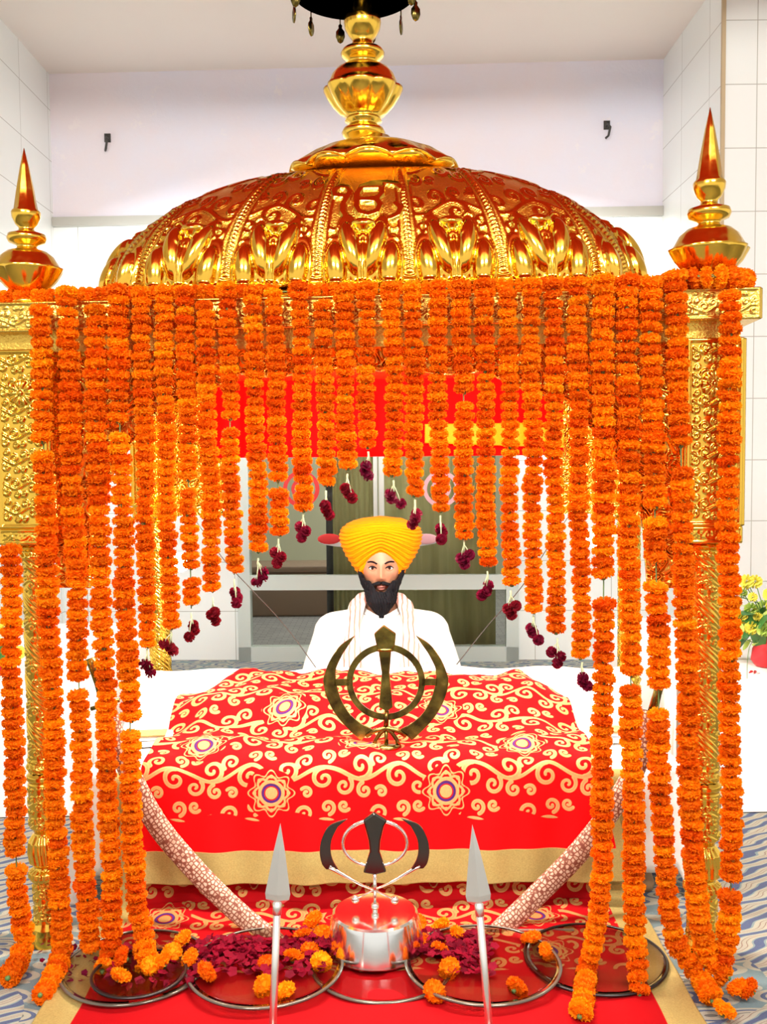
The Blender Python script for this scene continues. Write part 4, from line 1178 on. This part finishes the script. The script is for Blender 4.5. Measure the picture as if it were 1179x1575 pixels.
# turban: layered folds rising wide from the ears
nt, nv = 200, 150; V = np.zeros((nv+1, nt, 3))
TC = HC+Vector((0, .012, 0))
prof_t = np.array([0, .10, .25, .42, .58, .72, .85, .94, 1.0])
prof_r = np.array([.088, .107, .132, .151, .157, .149, .121, .078, .0])
for j in range(nv+1):
    v = j/nv
    for i in range(nt):
        th = 2*PI*i/nt; fr = max(0., math.cos(th))      # 1 towards the camera
        fx = math.sin(th)
        # lower rim: a pointed arch over the brow, low at the ears and the back
        rim = .068*max(0., 1-(abs(fx)/.80)**1.5)*(fr > 0) - .026
        if math.cos(th) <= 0: rim = -.026-.010*(-math.cos(th))
        z = rim+(.190-rim)*(v if v < .9 else v)
        r = float(np.interp(v, prof_t, prof_r))
        # sit on the forehead where the rim is high
        fr2 = fr**2
        r -= .014*fr2*(1-v)**2
        fold = .0022*math.sin(2*PI*(v*15+.9*abs(fx)*(1-v)+.25*fx))+.0012*math.sin(2*PI*(v*31+.3*fx))
        r += fold*(1-smooth01((v-.93)/.07))
        dome = (1-smooth01((v-.55)/.45)); zz = z+.018*math.sin(PI*min(1, v))*(1)
        V[j, i] = (TC.x+r*math.sin(th), TC.y-r*math.cos(th)*(1.0), HC.z+zz)
tu = link('turban', new_mesh('turban', V.reshape(-1, 3), grid_faces(nv+1, nt, True), MAT['turban_cloth']), man)
# white kurta
b = MB()
b.lathe([(.0, .04), (.20, .05), (.215, .14), (.19, .25), (.185, .36), (.19, .48), (.185, .56), (.165, .605), (.115, .645), (.075, .665), (.06, .672), (0, .673)], 40, (0, .02, 0), 0, lambda a, z, r: 1-.26*abs(math.sin(a))*(1 if z < .64 else .3)+.012*math.sin(a*9+z*14))
def limb2(pts, rad, seg=16):
    pts = [Vector(p) for p in pts]; b.tube(catmull(pts, 4), list(np.interp(np.linspace(0, len(rad)-1, (len(pts)-1)*4+1), range(len(rad)), rad)), seg)
    for p, r in ((pts[0], rad[0]), (pts[-1], rad[-1])): b.ball(p, r*.98, 14, 8)
for sg in (-1, 1):
    limb2([(sg*.08, .02, .60), (sg*.18, .02, .585)], [.082, .082])
    limb2([(sg*.185, .02, .575), (sg*.235, .0, .45), (sg*.262, -.04, .34)], [.076, .066, .062])
    limb2([(sg*.262, -.04, .34), (sg*.20, -.15, .26), (sg*.14, -.215, .235)], [.062, .05, .042])
    limb2([(sg*.10, .0, .14), (sg*.26, -.10, .13), (sg*.34, -.24, .12)], [.105, .10, .085])
    limb2([(sg*.34, -.24, .12), (sg*.16, -.33, .10), (sg*.02, -.33, .09)], [.08, .07, .06])
ku = remesh(b, .008, 3, 'kurta', MAT['white_cotton'], man)
# collar
for sg in (-1, 1):
    vs = []; n = 14
    for j in range(4):
        for i in range(n+1):
            t = i/n; a = sg*(.15+t*2.4); r = .066+.010*j/3
            zz = .665+.010*t+(.020 if j == 0 else .012-.014*j/3*(1-t*.5))
            vs.append((r*math.sin(a), .012-r*math.cos(a)*(1.05 if t > .2 else 1.25), zz-(.020*(1-t)**3)))
    o = link('collar', new_mesh('collar', np.array(vs), grid_faces(4, n+1), MAT['white_cotton']), man); o.modifiers.new('t', 'SOLIDIFY').thickness = .003
e = MB()
for z in (.635, .59): e.ball((0.008, -.128, z), .005, 10, 6)
e.build('shirt_button', MAT['dark_frame'], man)
# scarf over both shoulders, hanging in front
for sg in (-1, 1):
    c = [Vector(p) for p in ((sg*.045, .085, .715), (sg*.082, .03, .715), (sg*.098, -.04, .680), (sg*.105, -.098, .625), (sg*.110, -.135, .54), (sg*.115, -.160, .44), (sg*.118, -.175, .34))]
    cv = catmull(c, 8); n = len(cv); vs = []; nw = 24
    for i, p in enumerate(cv):
        t = (cv[min(i+1, n-1)]-cv[max(i-1, 0)]).normalized()
        out = Vector((p.x*.6, p.y-.05, .05)).normalized() if i > 8 else Vector((sg*.6, -.2, .6)).normalized()
        sd = t.cross(out).normalized()*(sg); out = sd.cross(t).normalized()*(-1 if False else 1)
        if out.z < -.2 or (out.y > .2 and i > 8): out = -out
        wv = .034+.010*math.sin(i*.2)
        for k in range(nw+1):
            u = k/nw*2-1; vs.append(p+sd*u*wv+out*(.010+.005*math.sin(u*9+i*.12)-.014*u*u))
    V = np.array([tuple(v) for v in vs]); o = link('scarf', new_mesh('scarf', V, grid_faces(n, nw+1), MAT['scarf_cloth']), man); o.modifiers.new('t', 'SOLIDIFY').thickness = .004
# his seat cushion
e = MB(); e.box(PXc-.42, PXc+.42, PY-.38, PY+.26, .0, .055, bev=.022); o = e.build('seat_cushion', MAT['white_cotton']); tag(o, 'flat white cushion on the floor under the seated man', 'cushion')
# ------------------------------------------------------------------ marigolds
def marigold(seed, m):
    r = random.Random(seed); mb = MB()
    n = 150
    for i in range(n):
        z = 1-2*(i+.5)/n; a = i*2.39996+r.uniform(-.2, .2); q = math.sqrt(max(0, 1-z*z))
        d = Vector((q*math.cos(a), q*math.sin(a), z*.40)).normalized()
        c = Vector((q*math.cos(a)*.0205, q*math.sin(a)*.0205, z*.0088))
        t = d.orthogonal().normalized(); t = Quaternion(d, r.uniform(0, 6.28)) @ t; bb = d.cross(t)
        ln = .0056+r.uniform(-.0008, .0012); wd = .0058+r.uniform(-.001, .001); cup = r.uniform(.0008, .0028)
        vs = []
        for j, (h, wk) in enumerate(((-.003, .35), (ln*.6, .95), (ln, .8))):
            for k in (-1, 0, 1):
                vs.append(c+d*(h-(cup if k == 0 else 0)*(j > 0)+r.uniform(-.0007, .0007)*(j > 0))+t*(k*wd*wk)+bb*(cup*1.3*j*.5))
        fs = [(0, 1, 4, 3), (1, 2, 5, 4), (3, 4, 7, 6), (4, 5, 8, 7)]
        mb.add(vs, fs)
    mb.ball((0, 0, 0), .0212, 14, 8, 0, (1, 1, .46))
    mb.lathe([(.0035, -.017), (.006, -.013), (.005, -.008), (.0, -.006)], 8, (0, 0, 0), 1)
    return mb.mesh('marigold', [m, MAT['stem_green']], True)
MG = [marigold(k, MAT[n]) for k, n in enumerate(('marigold_orange', 'marigold_orange', 'marigold_deep', 'marigold_orange', 'marigold_yellow', 'marigold_deep'))]
def rose_tassel(seed):
    r = random.Random(seed); mb = MB()
    mb.tube([(0, 0, 0), (r.uniform(-.003, .003), 0, -.012), (0, 0, -.026)], .0022, 6, 1)
    for k in range(3):
        c = Vector((r.uniform(-.018, .018), r.uniform(-.010, .010), -.030-.011*k-r.uniform(0, .004)))
        mb.tube([(0, 0, -.010), tuple(c*.6), tuple(c)], .0012, 5, 1)
        for i in range(26):
            z = 1-2*(i+.5)/26; a = i*2.4+r.uniform(-.4, .4); q = math.sqrt(1-z*z)
            d = Vector((q*math.cos(a), q*math.sin(a), z)); t = d.orthogonal().normalized(); bb = d.cross(t)
            o = c+d*.006
            vs = [o-t*.004, o+t*.004, o+d*.006+t*.0065+bb*r.uniform(-.003, .003), o+d*.0075, o+d*.006-t*.0065+bb*r.uniform(-.003, .003)]
            mb.add(vs, [(0, 1, 2, 3), (0, 3, 4)])
        mb.ball(c, .0075, 8, 6)
    return mb.mesh('rose_tassel', [MAT['rose_dark'], MAT['string_pale']], True)
RT = [rose_tassel(50+k) for k in range(5)]
gr = random.Random(77)
def resample(pts, step):
    al = [0]
    for a, b in zip(pts[:-1], pts[1:]): al.append(al[-1]+(b-a).length)
    out = []; d = 0; i = 0
    while d <= al[-1]:
        while i < len(pts)-2 and al[i+1] < d: i += 1
        seg = al[i+1]-al[i]; t = (d-al[i])/seg if seg > 0 else 0
        out.append((pts[i].lerp(pts[i+1], t), (pts[i+1]-pts[i]).normalized())); d += step
    return out
def garland(pts, label, group, tassel=False, step=.0232, scale=1.0, holes=()):
    pts = [Vector(p) for p in pts]
    e = empty('marigold_garland', pts[0], 0, label, 'garland', group)
    off = -pts[0]
    cv = catmull(pts, 6) if len(pts) > 2 else pts
    rs = resample(cv, step*scale)
    s = MB(); s.tube([p+off for p in cv], .0016, 5); s.build('string', MAT['stem_green'], e)
    wob = gr.uniform(0, 6); run = 1.0
    for i, (p, t) in enumerate(rs):
        if any(abs(i/len(rs)-h) < .6/len(rs) for h in holes): continue
        if gr.random() < .012 and 3 < i < len(rs)-3: continue
        me = MG[gr.choice((0, 1, 3, 0, 1, 2, 4, 5, 3))]
        o = bpy.data.objects.new('marigold', me); COL.objects.link(o); o.parent = e
        run = .8*run+.2*gr.uniform(.86, 1.16)
        k = scale*run*gr.uniform(.94, 1.10); o.scale = (k, k, k*gr.uniform(.95, 1.15))
        j = Vector((gr.uniform(-.002, .002)+.002*math.sin(i*.35+wob), gr.uniform(-.003, .003), 0))
        o.location = p+off+j
        q = (-t).to_track_quat('Z', 'Y'); q = q @ Quaternion((0, 0, 1), gr.uniform(0, 6.28)) @ Quaternion((1, 0, 0), gr.gauss(0, .13))
        o.rotation_mode = 'QUATERNION'; o.rotation_quaternion = q
    if tassel:
        o = bpy.data.objects.new('rose_tassel', gr.choice(RT)); COL.objects.link(o); o.parent = e
        o.location = pts[-1]+off+Vector((0, 0, -.010)); o.rotation_euler = (0, 0, gr.uniform(0, 6.28)); o.scale = (1.05,)*3
    return e
YG = -.632
ORD = ['first', 'second', 'third', 'fourth', 'fifth', 'sixth', 'seventh', 'eighth', 'ninth', 'tenth', 'eleventh', 'twelfth', 'thirteenth', 'fourteenth', 'fifteenth', 'sixteenth', 'seventeenth', 'eighteenth', 'nineteenth', 'twentieth']
# tasselled strings: (x top, y top, x bottom, y of the last flower)
TS = [(216, 450, 226, 992), (252, 446, 262, 962), (284, 450, 294, 936), (314, 470, 327, 912), (350, 440, 360, 884), (387, 448, 397, 852), (420, 450, 428, 822), (460, 440, 466, 782), (495, 470, 501, 748), (528, 444, 534, 722), (562, 440, 566, 688),
      (601, 440, 605, 732), (633, 442, 638, 762), (672, 438, 677, 786), (709, 438, 713, 824), (745, 436, 749, 872), (781, 452, 785, 902), (815, 436, 820, 940), (852, 438, 857, 975), (889, 434, 895, 1012)]
for i, (xt, yt, xb, ybm) in enumerate(TS):
    bend = gr.uniform(-3, 3)
    lab = 'orange marigold string ending in dark red roses, %s rose-tipped one from the left' % ORD[i]
    if i == 10: lab = 'shortest rose-tipped orange marigold string, above the top left of the turban'
    if i == 0: lab = 'longest left rose-tipped marigold string, its roses level with the cloth top'
    if i == 19: lab = 'longest right rose-tipped marigold string, its roses beside the cloth top corner'
    garland([PL(xt, yt, YG), PL((xt+xb)/2+bend, (yt+ybm)/2, YG), PL(xb, ybm, YG)], lab, 'rose-tipped marigold strings', True, .0250, .86)
def G(x, y): return ('g', x, y)
def path(l):
    out = []
    for q in l:
        if q[0] == 'f': out.append(PF(q[1], q[2], .028+(q[3] if len(q) > 3 else 0)))
        else: out.append(PL(q[0], q[1], YG+(q[2] if len(q) > 2 else 0)))
    return out
LONG = [
 ([(-4, 600, .25), (-3, 700, .25), (0, 826, .25)], 'short marigold string cut by the left edge of the frame', ()),
 ([(16, 846), (18, 1000), (22, 1180), (26, 1350), (34, 1455), ('f', 12, 1506)], 'long marigold string at the far left, left of the left front pillar', ()),
 ([(62, 478), (66, 650), (72, 850), (80, 1050), (86, 1250), (92, 1400), (96, 1462), ('f', 84, 1500), ('f', 62, 1532)], 'long marigold string hanging over the left front pillar down to the carpet', ()),
 ([(104, 448), (110, 700), (117, 900), (124, 1150), (130, 1330), (138, 1455)], 'long marigold string just right of the left front pillar', ()),
 ([(146, 478), (150, 700), (156, 900), (163, 1100), (168, 1300), (172, 1450), ('f', 160, 1494)], 'long marigold string with its end on the left glass plate', ()),
 ([(180, 446), (184, 650), (190, 850), (199, 1080), (204, 1300), (210, 1390), (222, 1430), ('f', 226, 1490)], 'long marigold string bunching up in front of the left sword', ()),
 ([(926, 430), (927, 640), (928, 860), (926, 1100), (925, 1300), (921, 1400), (912, 1450), (902, 1496), ('f', 893, 1554)], 'long marigold string crossing the right sword, trailing onto the cloth', (.385,)),
 ([(964, 432), (966, 700), (969, 1000), (972, 1200), (976, 1400), ('f', 982, 1524)], 'long marigold string ending on the black-rimmed glass plate', (.55,)),
 ([(999, 436), (1003, 640), (1008, 850), (1012, 1040), (1014, 1200), (1022, 1330), (1038, 1440), ('f', 1072, 1500), ('f', 1094, 1534)], 'long marigold string second left of the right front pillar, trailing on the carpet', (.38, .55)),
 ([(1037, 425), (1045, 640), (1052, 900), (1058, 1150), (1066, 1330), (1078, 1430), (1094, 1478), ('f', 1122, 1508)], 'thick long marigold string along the left edge of the right front pillar', (.245,)),
 ([(1122, 455), (1124, 520), (1120, 650), (1120, 900), (1122, 1150), (1124, 1350), (1118, 1440), ('f', 1104, 1500)], 'long marigold string along the right edge of the right front pillar', ()),
]
for pts, lab, holes in LONG:
    garland(path(pts), lab, 'long marigold strings', False, .0252, .99, holes)
# the string lying along the top of the cornice
zt = ZC1+.014
def LW(x, y, z): return PM @ Vector((x, y, z))
garland([LW(-.92, -.56, zt), LW(-.4, -.562, zt+.002), LW(.0, -.56, zt), LW(.4, -.562, zt), LW(.70, -.56, zt+.002)], 'marigold string laid lengthwise along the front top of the golden cornice', 'strings on the cornice', False, .025, .80)
cx, cy = HW-.005, -(HD+.02)*1.0
ring = [LW(cx+.085*math.cos(a)-.005, -HD-.02+.082*math.sin(a), zt+.006+(.022*math.sin(a*1.0) if math.sin(a) > 0 else 0)) for a in np.linspace(-PI*1.0, PI*.96, 20)]
garland(ring, 'ring of marigolds around the foot of the right corner finial', 'strings on the cornice', False, .028, 1.0)
# loose blossoms on the cloth and plates
BL = [(186, 1473), (264, 1466), (291, 1474), (280, 1444), (318, 1494), (247, 1480), (411, 1486), (436, 1524), (480, 1415), (466, 1438), (495, 1440), (478, 1463), (494, 1480), (407, 1518), (452, 1470), (625, 1408), (640, 1420), (650, 1446), (677, 1460), (668, 1525), (676, 1424), (705, 1438), (816, 1442), (840, 1465), (795, 1519), (893, 1556), (1114, 1552), (1092, 1530), (1135, 1518), (1150, 1520), (186, 1500), (222, 1462), (232, 1486), (690, 1490), (632, 1450)]
BL.sort()
where = []
def near(px):
    if px < 330: return 'on the left glass plates'
    if px < 520: return 'left of the steel khanda base'
    if px < 720: return 'right of the steel khanda base'
    if px < 900: return 'between right sword and right plate'
    return 'on the carpet at the right pillar foot'
cnt = {}
tot = {}
for px, py in BL: tot[near(px)] = tot.get(near(px), 0)+1
for px, py in BL:
    k = near(px); cnt[k] = cnt.get(k, 0)+1
    top = .05 if px < 330 else .035
    p = PF(px, py, top)
    o = bpy.data.objects.new('marigold_blossom', gr.choice(MG)); COL.objects.link(o); o.location = p
    o.rotation_euler = (gr.uniform(-1.3, -.2), gr.uniform(-.6, .6), gr.uniform(0, 6)); kk = gr.uniform(.95, 1.12); o.scale = (kk,)*3
    tag(o, 'loose orange marigold %s, %s one from the left' % (k, ORD[cnt[k]-1] if cnt[k] < tot[k] else 'last'), 'flower', 'loose marigold blossoms on the floor')
# scattered petals
def petals(name, n, regs, cols, label, cat, size=.011):
    vs = []; fs = []; r = random.Random(len(name)+n); mi = []
    for k in range(n):
        x0, y0, x1, y1, zz = r.choice(regs)
        p = PF(r.uniform(x0, x1), r.uniform(y0, y1), zz+r.uniform(0, .012))
        q = Matrix.Rotation(r.uniform(0, 6.28), 3, 'Z') @ Matrix.Rotation(r.gauss(0, .5), 3, 'X') @ Matrix.Rotation(r.gauss(0, .4), 3, 'Y')
        s = size*r.uniform(.6, 1.3); b = len(vs)
        for x, y, z in ((-.6, -.8, .15), (.6, -.8, .15), (0, -.2, 0), (-1, .3, .3), (1, .3, .3), (0, 1, .2)): vs.append(p+q @ Vector((x*s, y*s, z*s)))
        fs += [(b, b+1, b+2), (b, b+2, b+3), (b+1, b+4, b+2), (b+3, b+2, b+5), (b+2, b+4, b+5)]; mi += [r.randrange(len(cols))]*5
    o = link(name, new_mesh(name, np.array([tuple(v) for v in vs]), fs, cols, True, mi)); o['kind'] = 'stuff'; tag(o, label, cat)
petals('rose_petals', 800, [(150, 1450, 300, 1520, .03), (290, 1445, 440, 1500, .03), (300, 1440, 400, 1490, .03), (690, 1440, 760, 1500, .03), (330, 1445, 500, 1470, .03), (440, 1430, 500, 1500, .03), (650, 1430, 740, 1470, .03)], [MAT['rose_petal'], MAT['rose_petal'], MAT['rose_dark']], 'scattered crimson rose petals lying on the red floor cloth and plates', 'petals')
petals('petals_on_carpet', 70, [(90, 1450, 150, 1510, .012), (60, 1440, 160, 1480, .012)], [MAT['rose_dark'], MAT['rose_petal']], 'few dark petals scattered on the carpet at the left pillar foot', 'petals', .008)
# ------------------------------------------------------------------ side tables and bouquets
def draped_table(x0, x1, y0, y1, z, lab):
    e = empty('draped_table', ((x0+x1)/2, (y0+y1)/2, 0), 0, lab, 'table', 'low tables draped in white at the sides')
    nx = 60; w2 = (x1-x0)/2; d2 = (y1-y0)/2; vs = []
    ring_ = []
    for k in range(160):
        a = 2*PI*k/160; c, s = math.cos(a), math.sin(a); X = math.copysign(abs(c)**.18, c)*w2; Y = math.copysign(abs(s)**.18, s)*d2; ring_.append((X, Y, a))
    rows = [(z, .0, 0), (z, .98, 0), (z-.008, 1.0, 0), (z*.6, 1.0, .4), (z*.3, 1.01, .8), (.004, 1.02, 1)]
    for zz, sc, fo in rows:
        for X, Y, a in ring_: 
            f = 1+fo*.012*math.sin(a*38); vs.append((X*sc*f, Y*sc*f, zz))
    link('white_drape', new_mesh('white_drape', np.array(vs), grid_faces(len(rows), 160, True), MAT['white_sheet']), e)
    for sx in (-1, 1):
        for sy in (-1, 1): MB().box(sx*(w2-.05)-.02, sx*(w2-.05)+.02, sy*(d2-.05)-.02, sy*(d2-.05)+.02, 0, z-.01).build('leg', MAT['bench_brown'], e, smooth=False)
draped_table(1.0, 2.1, 3.36, 4.7, .46, 'low white-draped table at the right behind the flower bouquet')
draped_table(-2.2, -1.03, 3.36, 4.7, .46, 'low white-draped table at the left edge behind the left pillar')
def leafmesh(ln, wd, n=6):
    vs = []
    for j in range(n+1):
        t = j/n; w_ = wd*math.sin(PI*(t*.9+.05))**.8
        for k in (-1, 0, 1): vs.append((k*w_, t*ln, -.25*ln*t*t+(.12*wd if k else 0)))
    return np.array(vs), grid_faces(n+1, 3)
def bouquet(base, n_y, spread, hgt, lab, cat_group, red=True, seed=1):
    r = random.Random(seed)
    e = empty('flower_bouquet', base, 0, lab, 'bouquet', cat_group)
    v = MB(); v.lathe([(.045, 0), (.06, .02), (.055, .06), (.04, .09), (.05, .11), (.046, .112), (.036, .09), (0, .085)], 24); v.build('vase', MAT['flower_red'], e)
    st = MB(); heads = []
    for k in range(n_y):
        a = r.uniform(0, 6.28); q = spread*math.sqrt(r.random()); p = Vector((q*math.cos(a), q*math.sin(a), hgt*(.45+.55*r.random())-q*.3)); heads.append(p)
        st.tube([(0, 0, .09), tuple(Vector((p.x*.4, p.y*.4, p.z*.7))), tuple(p)], .0018, 5)
    st.build('stems', MAT['stem_green'], e)
    me = None
    mb = MB()
    for i in range(40):
        z = 1-2*(i+.5)/40; a = i*2.4; q = math.sqrt(1-z*z); d = Vector((q*math.cos(a), q*math.sin(a), z)); t = d.orthogonal().normalized()
        o = d*.006; mb.add([o-t*.005, o+t*.005, o+d*.011+t*.007, o+d*.013, o+d*.011-t*.007], [(0, 1, 2, 3), (0, 3, 4)])
    yel = mb.mesh('yellow_flower', [MAT['flower_yellow']]); redm = mb.mesh('red_flower', [MAT['flower_red']]); pal = mb.mesh('pale_flower', [MAT['leaf_pale']])
    for i, p in enumerate(heads):
        kind = 0 if i % 3 else 2
        o = link(('yellow_flower', 'red_flower', 'pale_flower')[kind], (yel, redm, pal)[kind], e, p); o.scale = (r.uniform(.9, 1.5),)*3
    if red:
        for k in range(9):
            p = Vector((r.uniform(-.14, .10), r.uniform(-.16, -.08), r.uniform(-.06, .05))); o = link('red_flower', redm, e, p); o.scale = (1.6,)*3
    lv, lf = leafmesh(.13, .028); me = new_mesh('leaf', lv, lf, MAT['leaf_green']); me2 = new_mesh('leaf', lv*.5, lf, MAT['leaf_pale'])
    for k in range(46):
        o = link('leaf', me if k % 3 == 0 else me2, e, Vector((r.uniform(-1, 1)*spread*.8, r.uniform(-1, 1)*spread*.8, hgt*r.uniform(.2, .75))))
        o.rotation_euler = (r.uniform(-1.2, .6), r.uniform(-.5, .5), r.uniform(0, 6.28)); o.scale = (r.uniform(.7, 1.2),)*3
    g = MB()
    for k in range(5):
        x = r.uniform(-.14, .05); g.tube(catmull([(x*.3, -.02, .1), (x, -.16, .10), (x-.02, -.20, -.05), (x+.01, -.20, -.2-.1*r.random())], 6), .0012, 5)
    g.build('trailing_stems', MAT['stem_green'], e)
bq = P(1178, 1150, 3.6); bouquet(Vector((bq.x, bq.y, .464)), 46, .16, .34, 'bouquet of small yellow flowers and dark leaves at the right edge of the frame', 'bouquets at the sides', True, 4)
bq = P(2, 1150, 3.6); bouquet(Vector((bq.x-.05, bq.y, .464)), 26, .13, .22, 'bouquet with red and green at the left edge behind the far left string', 'bouquets at the sides', True, 9)
